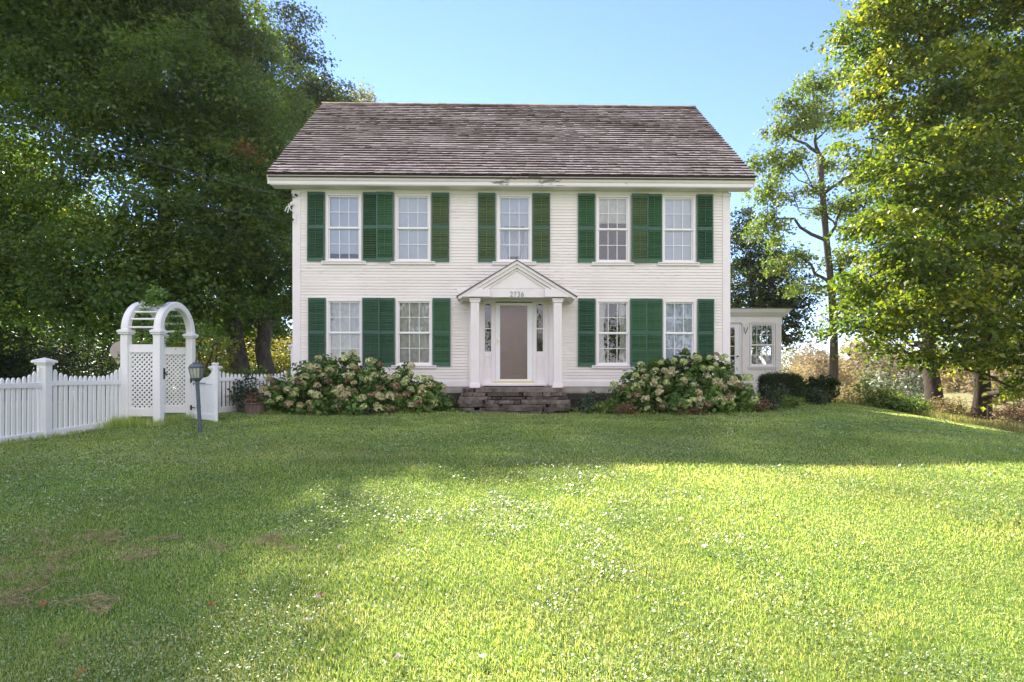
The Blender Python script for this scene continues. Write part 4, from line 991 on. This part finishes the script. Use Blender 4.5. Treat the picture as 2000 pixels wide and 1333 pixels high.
hydrangea('rounded hydrangea bush with large lime and cream flower heads right of the front steps', (4.0, 13.75, gzf(4.0, 13.75)),
    lum((1235, 755, 13.9, .46), (1280, 735, 14.0, .48), (1335, 725, 14.0, .50), (1385, 730, 14.0, .50), (1425, 755, 13.9, .46), (1270, 780, 13.5, .40), (1325, 775, 13.4, .46), (1385, 780, 13.4, .45), (1440, 785, 13.6, .36),
        (1215, 775, 13.9, .3), (1340, 700, 14.1, .22), (1375, 700, 14.1, .2), (1300, 710, 14.1, .2), (1410, 715, 14.1, .22), (1460, 770, 13.9, .22)), 84, 402,
    lambda h: (5, 5, 3, 3, 1, 1) if h > .8 else (1.5, 1.5, 3, 3, 1.5, 1.5))

def bush(name, label, c, rx, rz, mat, dens, per, size, seed, cat='shrub', spread=.1, upw=.6, n=6, flat=.7, group=None, hard=False, stems=True):
    """rounded bush of leaf sprays on short stems"""
    rnd = random.Random(seed); r = np.random.default_rng(seed); b = Vector(c); root = empty(name, b, 0, label, cat, group)
    ls = [(rnd.uniform(-.6, .6)*rx, rnd.uniform(-.5, .5)*rx*.8, rz*rnd.uniform(.25, .65), rx*rnd.uniform(.4, .6), rz/rx*.75) for _ in range(n)]
    cen, ow = cluster_centres(ls, dens, r, .4); ok = cen[:, 2] > .03; cen = cen[ok]; ow = ow[ok]
    foliage('foliage', cen, ow, per, spread, size, mat, r, root, upw=upw, flat=flat)
    if stems:
        s = MB()
        for i in range(14):
            q = cen[rnd.randrange(len(cen))]; s.tube([(q[0]*.3, q[1]*.3, -.03), (q[0]*.7, q[1]*.7, q[2]*.6), tuple(q)], [.008, .006, .004], 5, cap=False)
        s.build('stems', BARK2, root)
    return root
GREY_G = mat_leaf('grey_green_leaves', [(0, (.03, .055, .03)), (.6, (.07, .11, .06)), (1, (.14, .18, .11))], (1.3, 1.3, .8), rough=.6, tmix=.3)
SILVER = mat_leaf('silvery_leaves', [(0, (.12, .16, .10)), (.5, (.28, .32, .24)), (1, (.55, .56, .50))], (1.2, 1.2, .9), rough=.45, spec=.5, tmix=.35)
STRAW = mat_leaf('straw_weeds', [(0, (.20, .19, .08)), (.5, (.34, .29, .15)), (1, (.52, .44, .28))], (1.2, 1.1, .8), rough=.7, tmix=.4)
RUST = mat_leaf('rusty_weeds', [(0, (.12, .09, .04)), (.6, (.24, .15, .09)), (1, (.36, .25, .17))], (1.2, 1, .8), rough=.7, tmix=.35)
WEED = mat_leaf('weed_leaves', [(0, (.07, .13, .03)), (.6, (.15, .22, .05)), (1, (.28, .33, .10))], (1.6, 1.6, .6), rough=.5, tmix=.4)
for i, (px, py, Y, rx, rz, mt, sz, nm, lb) in enumerate([
        (1505, 800, 14.6, .50, .72, GREY_G, .06, 'grass_clump', 'fine leaved rounded grey green clump right of the right hydrangea'),
        (1540, 800, 15.4, .42, .5, WEED, .06, 'perennial_plant', 'low green plant at the right end of the right hand flower bed'),
        (1150, 808, 13.9, .38, .42, GREY_G, .07, 'perennial_plant', 'low grey green plant between the steps and the right hydrangea'),
        (1190, 812, 13.5, .36, .32, WEED, .07, 'perennial_plant', 'low green plant at the left foot of the right hydrangea'),
        (1225, 815, 13.3, .32, .26, RUST, .06, 'perennial_plant', 'faded brownish plant at the front foot of the right hydrangea'),
        (1345, 822, 13.1, .42, .20, RUST, .05, 'perennial_plant', 'dry drooping stalks under the middle of the right hydrangea'),
        (1480, 812, 13.9, .32, .35, RUST, .06, 'perennial_plant', 'reddish brown plant at the right foot of the right hydrangea'),
        (868, 800, 14.3, .26, .30, WEED, .06, 'perennial_plant', 'low green plant beside the left edge of the stone steps'),
        (730, 822, 13.2, .36, .25, GREY_G, .06, 'perennial_plant', 'small silvery plant at the front foot of the left hydrangea'),
        (800, 820, 13.4, .32, .24, WEED, .06, 'perennial_plant', 'low weed under the right end of the left hydrangea'),
        (470, 790, 13.9, .55, .95, GREY_G, .09, 'shrub', 'blue green shrub in front of the white back fence'),
        (430, 800, 13.8, .38, .65, GREY_G, .07, 'shrub', 'low grey leaved shrub right beside the open gate'),
        (530, 780, 14.9, .42, .75, GREY_G, .09, 'shrub', 'leafy shrub between the back fence and the left hydrangea'),
        (500, 745, 16.8, .6, 1.15, HYL, .10, 'shrub', 'green shrub behind the white back fence')]):
    p = Vector(((px-1000)/F*Y, Y, gzf((px-1000)/F*Y, Y)))
    bush(nm, lb, p, rx, rz, mt, 330 if rx < .45 else 170, 16, sz, 500+i, 'shrub' if nm == 'shrub' else 'plant', .07)
# clipped dark boxwood below the porch window
def boxwood():
    r = np.random.default_rng(61); c = P(1524, 760, 17.4); c.z = gzf(c.x, c.y); root = empty('boxwood_hedge', c, 0, 'clipped dark boxwood hedge below the side porch window', 'hedge')
    n = 2600; q = (r.random((n, 3))*2-1); ax = r.integers(0, 3, n); q[np.arange(n), ax] = np.sign(q[np.arange(n), ax])*(.86+.14*r.random(n))
    q = q/np.maximum(1, (np.abs(q)**6).sum(1)[:, None]**(1/6)*1.0); q[:, 2] = np.abs(q[:, 2])
    cen = q*np.array([.52, .42, .90])+r.normal(size=(n, 3))*.02; cen[:, 2] *= .98
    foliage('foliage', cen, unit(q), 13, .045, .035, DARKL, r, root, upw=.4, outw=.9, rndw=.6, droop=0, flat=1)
    s = MB()
    for i in range(10): s.tube([(random.uniform(-.2, .2), random.uniform(-.2, .2), -.05), (random.uniform(-.45, .45), random.uniform(-.3, .3), .8)], [.02, .01], 5)
    s.build('stems', BARK2, root)
boxwood()
# rough growth along the right edge of the lawn
brush_ = [(1575, 775, 18.6, .55, .75, DARKL, .12, 'dark leafy shrub just right of the boxwood'), (1605, 782, 19.0, .7, .95, DARKL, .14, 'dark spreading fern like shrub below the slender tree'),
          (1590, 785, 17.6, .5, .5, GREY_G, .08, 'pale grey low plant in front of the dark shrubs'), (1650, 790, 20.5, .8, .9, STRAW, .09, 'straw coloured weeds right of the slender trunk'),
          (1690, 785, 22.5, 1.0, 1.2, STRAW, .09, 'tall pale goldenrod weeds at the lawn edge'), (1735, 790, 21.5, .9, 1.0, RUST, .09, 'rusty weeds left of the silvery shrub'),
          (1752, 790, 23.5, 1.15, 2.3, SILVER, .11, 'silvery leaved shrub catching the sun at the lawn edge'), (1700, 745, 24.5, 1.1, 2.2, DARKL, .13, 'dark bush behind the pale weeds'),
          (1712, 800, 17.4, .65, .85, WEED, .08, 'low green weeds on the crest of the lawn, nearest the slender tree'), (1765, 812, 17.2, .75, .65, WEED, .09, 'broad leaved green weeds below the silvery shrub'),
          (1785, 822, 17.8, .5, .65, GREY_G, .08, 'grey green weeds in front of the second maple trunk'), (1850, 825, 18.5, .7, .9, STRAW, .08, 'straw weeds between the two maple trunks'),
          (1770, 780, 26.0, 1.2, 1.3, STRAW, .10, 'tall straw weeds behind the second maple trunk'), (1870, 800, 24.0, 1.3, 1.2, WEED, .10, 'green weeds in the dip between the maples'),
          (1960, 790, 30.0, 1.6, 1.5, RUST, .12, 'rusty brush in the field at the right edge'), (1630, 760, 26.0, 1.2, 1.5, STRAW, .10, 'pale brush behind the slender tree'),
          (1560, 745, 27.0, 1.3, 1.8, STRAW, .11, 'pale sunlit brush beside the porch corner'), (1955, 850, 17.5, .5, .4, STRAW, .07, 'dry weeds beside the right maple trunk'),
          (1885, 835, 18.0, .4, .35, RUST, .07, 'brown weeds left of the right maple trunk'), (1990, 800, 22.0, 1.0, .8, STRAW, .09, 'straw tuft in the field behind the wire fence')]
for i, (px, py, Y, rx, rz, mt, sz, lb) in enumerate(brush_):
    p = Vector(((px-1000)/F*Y, Y, gzf((px-1000)/F*Y, Y)))
    bush('weed_clump' if mt in (STRAW, RUST, WEED, GREY_G) else 'shrub', lb, p, rx, rz, mt, 120 if rx < .8 else 60, 18, sz, 600+i, 'weeds' if mt in (STRAW, RUST, WEED, GREY_G) else 'shrub', .11, n=7)
# long grass along the edge of the field and at the foot of fence, arbor and beds
def tufts(name, label, pts, hmin, hmax, mat, seed, spread, per, w=.0035):
    r = np.random.default_rng(seed); xs_ = []; ys_ = []; hs = []
    for (x_, y_, k) in pts:
        n = int(per*k); xs_.append(x_+r.normal(0, spread*math.sqrt(k), n)); ys_.append(y_+r.normal(0, spread*math.sqrt(k), n)); hs.append(hmin+(hmax-hmin)*r.random(n)*k)
    x = np.concatenate(xs_); y = np.concatenate(ys_); h = np.concatenate(hs)
    o = link(name, blade_mesh(name, x, y, r, h, w, mat, np.clip(r.normal(.45, .25, len(x)), 0, 1), .45)); return tag(o, label, 'grass', kind='stuff')
ys_ = np.arange(8.0, 11.2, .16)
tufts('fence_grass', 'longer uncut grass along the foot of the picket fence', [(-7.72+random.uniform(-.05, .05), y_, random.uniform(.5, 1)) for y_ in ys_], .05, .15, GRASS, 701, .06, 60)
tufts('arbor_grass', 'tall grass tuft growing round the arbor posts', [(-7.35, 11.0, 1.6), (-7.1, 11.05, 1.2), (-6.85, 11.15, 1), (-7.6, 11.0, 1.5), (-6.9, 11.6, 1), (-6.9, 12, 1), (-7.5, 10.85, 1.3)], .06, .20, GRASS, 702, .12, 260)
tufts('bed_grass', 'uneven grass along the front of the flower beds', [(x_, 13.15-.3*math.cos(x_*.35)+random.uniform(-.1, .1), random.uniform(.6, 1.2)) for x_ in np.arange(-6, 6.8, .22) if abs(x_-.1) > 1.5], .04, .13, GRASS, 703, .09, 70, .004)
DRYG = mat_leaf('field_grass', [(0, (.14, .18, .05)), (.5, (.28, .28, .11)), (1, (.48, .42, .23))], (1.3, 1.2, .7), rough=.6, spec=.2, tmix=.45)
pts = []
for _ in range(900):
    y_ = random.uniform(12, 26); x_ = float(lawn_edge(np.array(y_)))+abs(random.gauss(0, 2.2))+1.0
    if x_ < 9.9 and y_ > 19: x_ += 1
    pts.append((x_, y_, random.uniform(.4, 1.1)))
tufts('field_grass', 'long pale field grass beyond the right edge of the lawn', pts, .08, .30, DRYG, 704, .18, 60, .006)
pts = [(random.uniform(10, 34), random.uniform(20, 50), random.uniform(.5, 1.4)) for _ in range(900)]
tufts('meadow_grass', 'tall tan meadow grass out in the field on the right', pts, .15, .55, DRYG, 705, .35, 60, .012)
# ------------------------------------------------------------------ arbor, gate, fences
def frame_at(o, ex):
    ex = Vector(ex).normalized(); ey = Vector((0, 0, 1)).cross(ex); return Matrix(((ex.x, ey.x, 0, o[0]), (ex.y, ey.y, 0, o[1]), (0, 0, 1, o[2]), (0, 0, 0, 1)))
AB = (-6.93, 11.22, gzf(-6.93, 11.2)); VL = 1.10; UL = .64
arbor = empty('arbor', AB, math.atan2(.01, -1), 'white round arched garden arbor with lattice sides at the end of the picket fence', 'arbor')
# local x runs along the passage (to the left), local y is flipped: the far posts are at y=-VL
pz = 2.40-AB[2]; hw = .070
for u in (0, UL):
    for v in (0, -VL):
        p = MB(); p.box(u-hw, u+hw, v-hw, v+hw, -.1, pz); q = p.build('post', VINYL, arbor, bevel=.006)
        c = MB(); c.box(u-hw-.03, u+hw+.03, v-hw-.03, v+hw+.03, pz-.035, pz-.005); c.box(u-hw-.045, u+hw+.045, v-hw-.045, v+hw+.045, pz-.004, pz+.045); c.box(u-hw-.025, u+hw+.025, v-hw-.025, v+hw+.025, pz+.046, pz+.06); c.build('collar', VINYL, q, bevel=.01)
    a = MB(); n = 28; vv = []; ro = VL/2+hw; ri = VL/2-hw; zc = pz+.05
    for i in range(n+1):
        th = math.pi*i/n
        for (rr, uu) in ((ri, -hw), (ro, -hw), (ro, hw), (ri, hw)): vv.append((u+uu, -VL/2+math.cos(th)*rr, zc+math.sin(th)*rr))
    fs = [(4*i+k, 4*i+(k+1) % 4, 4*i+4+(k+1) % 4, 4*i+4+k) for i in range(n) for k in range(4)]+[(0, 1, 2, 3), (4*n, 4*n+3, 4*n+2, 4*n+1)]
    a.add(vv, fs); a.build('arch', VINYL, arbor, bevel=.018)
for th in (6, 24, 43, 62, 80, 100, 118, 137, 156, 174):
    t = R(th); r_ = MB(); y_ = -VL/2+math.cos(t)*VL/2; z_ = pz+.05+math.sin(t)*VL/2
    r_.tube([(hw-.01, y_, z_), (UL-hw+.01, y_, z_)], .021, 8); r_.build('rung', VINYL, arbor)
for v in (0, -VL):
    zb0 = .76-AB[2]; zt0 = 2.17-AB[2]
    f = MB(); f.box(hw, UL-hw, v-.03, v+.03, zb0, zb0+.16); f.box(hw, UL-hw, v-.03, v+.03, zt0-.16, zt0)
    f.box(hw, hw+.035, v-.028, v+.028, zb0+.16, zt0-.16); f.box(UL-hw-.035, UL-hw, v-.028, v+.028, zb0+.16, zt0-.16)
    pn = f.build('side_panel', VINYL, arbor, bevel=.004)
    l = MB(); x0, x1 = hw+.02, UL-hw-.02; z0, z1 = zb0+.14, zt0-.14; W = x1-x0; Hh = z1-z0; pitch = .092; sw = .022
    for sgn, yy in ((1, v-.005), (-1, v+.005)):
        k = -int(Hh/pitch)-1
        while k*pitch < W+Hh:
            c0 = k*pitch       # line x - x0 = c0 + sgn*(z - z0)
            if sgn > 0: ta = max(0, -c0); tb = min(Hh, W-c0)
            else: ta = max(0, c0-W); tb = min(Hh, c0)
            if tb-ta > .02:
                xa = x0+c0+sgn*ta; xb = x0+c0+sgn*tb
                l.add([(xa-sw, yy-.004, z0+ta), (xa+sw, yy-.004, z0+ta), (xb+sw, yy-.004, z0+tb), (xb-sw, yy-.004, z0+tb), (xa-sw, yy+.004, z0+ta), (xa+sw, yy+.004, z0+ta), (xb+sw, yy+.004, z0+tb), (xb-sw, yy+.004, z0+tb)],
                      [(0, 1, 2, 3), (7, 6, 5, 4), (0, 3, 7, 4), (1, 5, 6, 2)])
            k += 1
    l.build('lattice', VINYL, pn)
lt = MB(); lt.box(-hw-.02, -hw, .0-hw-.04, -hw+.01, 1.0, 1.04); lt.box(-hw-.015, -hw, -hw-.005, -hw+.03, .9, 1.12); lt.tube([(-hw-.02, -hw-.02, .98), (-hw-.03, -hw-.06, 1.0)], .012, 6); lt.build('latch', METAL_DK, arbor)

def picket_mesh(h, w=.062, t=.022):
    m = MB(); r_ = w*.5; pts = [(-w/2, 0), (w/2, 0), (w/2, h-.05), (w*.28, h-.012), (0, h), (-w*.28, h-.012), (-w/2, h-.05)]
    m.prism(pts, -t/2, t/2); me = m.mesh('picket'); me.materials.append(VINYL); return me
# gate swung open from the far right post
GH = Vector((-6.82, 12.22, .66)); GE = Vector((-6.0, 11.62, .66)); gd = (GE-GH); GL = gd.length; 
gate = empty('gate', GH, math.atan2(gd.y, gd.x), None, None, None, None)
gate.parent = arbor; gate.matrix_parent_inverse = Matrix.Identity(4)
am = Matrix.LocRotScale(arbor.location, arbor.rotation_euler, (1, 1, 1)); gmx = am.inverted() @ Matrix.LocRotScale(GH, gate.rotation_euler, (1, 1, 1))
gate.location = gmx.to_translation(); gate.rotation_euler = gmx.to_euler()
g = MB(); g.box(0, .09, -.022, .022, -.03, .98); g.box(GL-.10, GL, -.03, .03, -.04, 1.12); g.box(.09, GL-.10, -.022, .022, -.02, .12); g.box(.09, GL-.10, -.022, .022, .72, .84)
n = 12; pts = [(.09, .98)]+[(.09+(GL-.19)*i/n, .84+.20*abs(2*i/n-1)**2.2) for i in range(n+1)]+[(GL-.10, .84), (.09, .84)]
g.prism([(.09+(GL-.19)*i/n, .842+.19*abs(2*i/n-1)**2.2) for i in range(n+1)]+[(GL-.10, .841), (.09, .841)], -.018, .018)
g.build('gate_frame', VINYL, gate, bevel=.004)
g = MB()
for i in range(12): xx = .09+(GL-.19)*(i+.5)/12; g.box(xx-.028, xx+.028, -.009, .009, .10, .74)
g.build('gate_slats', VINYL, gate)
g = MB(); g.tube([(GL-.05-.055, 0, 1.10), (GL-.05, 0, 1.12)], .01, 6); g.box(GL-.115, GL+.015, -.045, .045, 1.122, 1.16); g.build('gate_cap', VINYL, gate, bevel=.01)
for zz in (.22, .80):
    g = MB(); g.box(-.02, .16, -.034, -.023, zz-.01, zz+.012); g.box(-.03, .02, -.04, -.02, zz-.05, zz+.05); g.build('hinge', METAL_DK, gate)
g = MB(); g.box(.10, .62, -.040, -.030, .735, .748); g.tube([(.12, -.035, .74), (.12, -.04, .70)], .008, 5); g.build('drop_rod', METAL_DK, gate)

FX = -7.80
def fence_post(parent, x, y, top, w=.075):
    z = gzf(x, y); p = MB(); p.box(x-w, x+w, y-w, y+w, z-.1, top); q = p.build('post', VINYL, parent, bevel=.006)
    c = MB(); c.box(x-w-.02, x+w+.02, y-w-.02, y+w+.02, top-.02, top+.012); c.box(x-w-.05, x+w+.05, y-w-.05, y+w+.05, top+.013, top+.05)
    c.add([(x-w-.05, y-w-.05, top+.051), (x+w+.05, y-w-.05, top+.051), (x+w+.05, y+w+.05, top+.051), (x-w-.05, y+w+.05, top+.051), (x, y, top+.10)], [(0, 1, 4), (1, 2, 4), (2, 3, 4), (3, 0, 4)])
    c.build('post_cap', VINYL, q); return q
def fence_run(parent, a, b, ztop, base_off, scallop_a=.17, scallop_b=.17, pitch=.098, endgap=.10, dark=None):
    a = Vector(a); b = Vector(b); d = b-a; L = d.length; ang_ = math.atan2(d.y, d.x)
    n = int((L-2*endgap)/pitch); cache = {}
    def gb(u): p = a.lerp(b, u); return gzf(p.x, p.y)+base_off
    for i in range(n+1):
        u = (endgap+(L-2*endgap)*i/n)/L; p = a.lerp(b, u); zb1 = gb(u)+.03
        k = min(i, n-i); ex_ = [1, .62, .30, .12][k] if k < 4 else 0
        sc_ = scallop_a if i < n/2 else scallop_b
        hh = round(ztop+ex_*sc_-zb1, 2)
        if hh not in cache: cache[hh] = picket_mesh(hh)
        link('picket', cache[hh], parent, (p.x, p.y, zb1), (random.uniform(-.006, .006), 0, ang_))
    T = Matrix.Translation((a.x, a.y, 0)) @ Matrix.Rotation(ang_, 4, 'Z')
    for nm, za, zb2, hgt in (('top_rail', ztop-.17, ztop-.17, .085), ('bottom_rail', gb(0), gb(1), .14)):
        m = MB(); v = []
        for x_, z_ in ((.06, za), (L-.06, zb2)):
            for y_ in (-.030, .030):
                for dz in (0, hgt): v.append(T @ Vector((x_, y_, z_+dz)))
        m.add(v, [(0, 1, 3, 2), (4, 6, 7, 5), (0, 4, 5, 1), (2, 3, 7, 6), (0, 2, 6, 4), (1, 5, 7, 3)]); m.build(nm, VINYL, parent, bevel=.004)
fence = empty('picket_fence', (0, 0, 0), 0, 'white vinyl picket fence with scalloped tops running up the left side of the lawn', 'fence')
fence_post(fence, FX, 9.55, 1.76); fence_post(fence, FX, 7.35, 1.66)
fence_run(fence, (FX, 9.55), (-7.63, 11.26), 1.555, -.02); fence_run(fence, (FX, 7.35), (FX, 9.55), 1.525, -.02); 
bf = empty('picket_fence', (0, 0, 0), 0, 'short white picket fence behind shrubs between the gate and the house corner', 'fence')
fence_post(bf, -7.02, 13.55, 1.72, .065)
fence_post(bf, -6.06, 15.85, 2.35, .05)
fence_run(bf, (-6.95, 12.42), (-7.02, 13.55), 1.52, .02, .1, .1); fence_run(bf, (-7.02, 13.55), (-5.95, 15.25), 1.60, .02, .08, .08)

# lamp post
lp = on_ground(391, 847, 10); lamp = empty('lamp_post', lp, 0, 'small leaning blue grey lantern on a post in the lawn before the open gate', 'lamp')
lamp.rotation_euler = (R(.5), R(-2.9), R(8))
m = MB(); m.tube([(0, 0, -.1), (0, 0, 1.04)], .034, 14); m.tube([(0, 0, .50), (0, 0, .56)], .038, 14); m.lathe([(.0, 1.0), (.04, 1.0), (.045, 1.02), (.07, 1.05), (.085, 1.07), (0, 1.07)], (0, 0, 0), 14); m.build('pole', LAMPGREY, lamp, smooth=False)
def ring(r0, z0, r1, z1, mb, s=4, rot=math.pi/4):
    v = [(r*math.cos(rot+k*2*math.pi/s), r*math.sin(rot+k*2*math.pi/s), z) for r, z in ((r0, z0), (r1, z1)) for k in range(s)]
    mb.add(v, [(k, (k+1) % s, s+(k+1) % s, s+k) for k in range(s)]+[tuple(range(s-1, -1, -1)), tuple(range(s, 2*s))])
m = MB(); ring(.105, 1.071, .115, 1.09, m); ring(.145, 1.28, .150, 1.30, m); ring(.152, 1.301, .105, 1.36, m); ring(.07, 1.361, .07, 1.375, m); ring(.085, 1.376, .02, 1.405, m)
for k in range(4):
    a = math.pi/4+k*math.pi/2; m.tube([(.108*math.cos(a), .108*math.sin(a), 1.09), (.143*math.cos(a), .143*math.sin(a), 1.285)], .009, 6)
    for j in (.33, .67):
        a2 = math.pi/4+(k+1)*math.pi/2; q0 = Vector((.106*math.cos(a), .106*math.sin(a), 1.09)).lerp(Vector((.106*math.cos(a2), .106*math.sin(a2), 1.09)), j); q1 = Vector((.141*math.cos(a), .141*math.sin(a), 1.285)).lerp(Vector((.141*math.cos(a2), .141*math.sin(a2), 1.285)), j)
        m.tube([q0, q1], .004, 5)
lan = m.build('lantern', LAMPGREY, lamp)
m = MB(); ring(.098, 1.092, .130, 1.278, m); m.build('lamp_glass', LAMPGLASS, lan)
m = MB(); m.lathe([(0, 1.405), (.015, 1.405), (.022, 1.42), (.010, 1.435), (.014, 1.45), (0, 1.46)], (0, 0, 0), 10); m.tube([(0, 0, 1.455), (0, 0, 1.50)], .004, 5); m.build('finial', LAMPGREY, lan)
lamp.scale = (.92, .92, .90)

# wooden tub by the left bed
tb = P(498, 805, 13.3); tb.z = gzf(tb.x, tb.y); tub = empty('planter_tub', tb, 0, 'weathered brown half barrel tub at the left end of the left hydrangea', 'planter')
TUB = mat_simple('weathered_tub_wood', (.17, .13, .11), .85, .2, var=.3, scale=8, bump=.5, bscale=30, stretch=(6, 6, .5))
m = MB()
for k in range(18):
    a0 = 2*math.pi*k/18+.012; a1 = 2*math.pi*(k+1)/18-.012; v = []
    for rr, z in ((.215, 0), (.245, .28), (.225, .28), (.195, 0)):
        for a in (a0, a1): v.append((rr*math.cos(a), rr*math.sin(a), z))
    m.add(v, [(0, 1, 3, 2), (2, 3, 5, 4), (4, 5, 7, 6), (6, 7, 1, 0), (0, 2, 4, 6), (1, 7, 5, 3)])
m.build('staves', TUB, tub)
m = MB(); 
m.tube([(.246*math.cos(a), .246*math.sin(a), .24) for a in np.linspace(0, 2*math.pi, 25)], .008, 5, cap=False); m.build('hoop', METAL_DK, tub)
m = MB(); m.lathe([(0, .20), (.21, .20), (.21, .25), (0, .26)], sides=18); m.build('soil', mat_simple('soil', (.035, .025, .018), .95, .1, bump=1, bscale=30), tub)
bush('potted_plant', 'small faded plant growing in the half barrel tub', tb+Vector((0, 0, .25)), .26, .34, RUST, 500, 12, .05, 777, 'plant', .05)

# basketball backboard behind the fence
bb = P(236, 690, 19.5); gb_ = gzf(bb.x, bb.y); hoop = empty('basketball_hoop', (bb.x, bb.y, gb_), R(-14), 'pale fan shaped basketball backboard half hidden behind the arbor', 'basketball hoop')
m = MB(); hz_ = bb.z-gb_; n = 12; pts = [(-.16, -.34), (.16, -.34)]+[(.46*math.cos(math.pi*i/n), .05+.36*math.sin(math.pi*i/n)) for i in range(n+1)]
m.prism([(x_, hz_+z_) for x_, z_ in pts], -.02, .02); m.build('backboard', mat_simple('pale_backboard', (.42, .36, .31), .6, .3, var=.08), hoop, bevel=.006)
m = MB(); m.tube([(0, .12, -.1), (0, .12, hz_-.1)], .035, 10); m.build('pole', METAL_DK, hoop)
m = MB(); m.tube([(.2*math.cos(a), -.24+.2*math.sin(a), hz_-.2) for a in np.linspace(0, 2*math.pi, 21)], .009, 5, cap=False); m.tube([(0, -.02, hz_-.2), (0, -.06, hz_-.2)], .02, 6); m.build('rim', METAL_DK, hoop)
m = MB(); m.box(-.11, .11, -.024, -.021, hz_-.14, hz_-.125); m.box(-.11, .11, -.024, -.021, hz_+.03, hz_+.045); m.box(-.11, -.095, -.024, -.021, hz_-.125, hz_+.03); m.box(.095, .11, -.024, -.021, hz_-.125, hz_+.03); m.build('target_square', METAL_DK, hoop)

# climbing plants on and behind the arbor
VINE = mat_leaf('vine_leaves', [(0, (.07, .13, .04)), (.6, (.15, .25, .07)), (1, (.28, .36, .12))], (1.8, 1.8, .6), rough=.5, tmix=.4)
def vine(name, label, paths, per, size, seed, spread):
    r = np.random.default_rng(seed); root = empty(name, paths[0][0], 0, label, 'climbing plant'); B = Vector(paths[0][0]); m = MB(); cs = []
    for p in paths:
        pts = [Vector(q)-B for q in p]; m.tube(pts, .006, 5)
        for a, b in zip(pts[:-1], pts[1:]):
            k = max(2, int((b-a).length/.05))
            for i in range(k): cs.append(tuple(a.lerp(b, i/k)))
    m.build('stem', BARK2, root); cs = np.array(cs)
    foliage('foliage', cs, unit(r.normal(size=cs.shape)), per, spread, size, VINE, r, root, droop=.3, flat=.8)
def W(px, py, Y): return tuple(P(px, py, Y))
vine('climbing_vine', 'leafy vine sprig arching over the top of the arbor', [[W(300, 590, 11.5), W(294, 573, 11.4), W(303, 566, 11.3), W(318, 572, 11.2), W(328, 580, 11.2)], [W(300, 586, 11.5), W(290, 588, 11.4), W(283, 598, 11.3)], [W(302, 584, 11.5), W(315, 588, 11.3), W(300, 575, 11.3)]], 20, .075, 801, .05)
vine('climbing_vine', 'leafy vine hanging inside the arbor above the far lattice panel', [[W(350, 590, 12.2), W(352, 620, 12.2), W(345, 655, 12.2), W(330, 662, 12.1), W(322, 672, 11.9)], [W(350, 600, 12.2), W(335, 610, 12.1), W(328, 640, 12.1)], [W(355, 640, 12.3), W(342, 668, 12.2), W(355, 672, 12.2)]], 9, .06, 802, .06)
for i, (px, py, Y, rr, mt, lb) in enumerate([(270, 640, 14.5, .75, VINE, 'tall pale green bush right behind the arbor'), (400, 650, 15.0, .8, VINE, 'bush with pale leaves behind the open gate'), (425, 690, 17, .8, YELL, 'small sunlit bush left of the first maple trunk')]):
    b = g0(px, Y); z_ = P(px, py, Y).z
    ls = [(b.x+random.uniform(-.5, .5)*rr, b.y+random.uniform(-.4, .4)*rr, b.z+(z_-b.z)*q, rr*random.uniform(.5, .75)) for q in (.3, .5, .7, .85, 1, 1.1)]
    tree('bush', lb, b, b+Vector((0, 0, .9)), ls, .04, mt, BARK2, dens=32, per=30, spread=.16, size=.085, seed=820+i, twigs=20, cat='bush')

# service lines from the road pole to the house corner
def wire(label, a, b, sag, rad):
    a = Vector(a); b = Vector(b); m = MB(); n = 26
    m.tube([a.lerp(b, i/n)-Vector((0, 0, sag*4*(i/n)*(1-i/n))) for i in range(n+1)], rad, 6); o = m.build('power_line', CABLE); tag(o, label, 'cable', 'service lines to the house corner')
cA = house.matrix_world
hc = Vector((-XW-.03, HY+.0, 0))
wire('upper thick service cable running to the top left corner of the house', P(-330, 90, 14), P(576, 386, 15.1), .35, .013)
wire('lower thin service line reaching the house corner below the cable loops', P(-330, 215, 14), P(573, 431, 15.1), .30, .008)

# post and wire fence at the right edge
wf = empty('wire_fence', (0, 0, 0), 0, 'thin rusty post and wire fence beyond the lawn at the right edge', 'fence')
def fpt(x, y, h): return Vector((x, y, gzf(x, y)+h))
fp = [(13.2, 19.6), (14.3, 17.2), (15.6, 14.9), (16.8, 12.6)]
FENCEW = mat_simple('rusty_wire', (.10, .06, .045), .8, .3)
for x_, y_ in fp:
    m = MB(); m.tube([fpt(x_, y_, -.2), fpt(x_, y_, .62)], .022, 6); m.build('post', FENCEW, wf)
for h_ in (.30, .56):
    m = MB(); m.tube([fpt(x_, y_, h_) for x_, y_ in fp], .008, 5); m.build('wire', FENCEW, wf)
# ------------------------------------------------------------------ air
def haze(density):
    m = bpy.data.materials.new('haze'); m.use_nodes = True; t = m.node_tree; t.nodes.clear(); out = N(t, 'ShaderNodeOutputMaterial')
    v = N(t, 'ShaderNodeVolumePrincipled'); v.inputs['Density'].default_value = density; v.inputs['Color'].default_value = (1, .98, .95, 1); v.inputs['Anisotropy'].default_value = .35
    t.links.new(v.outputs[0], out.inputs['Volume'])
    b = MB(); b.box(-890, 890, -390, 1490, -6, 36); o = b.build('haze', m); tag(o, kind='stuff')
haze(.00022)
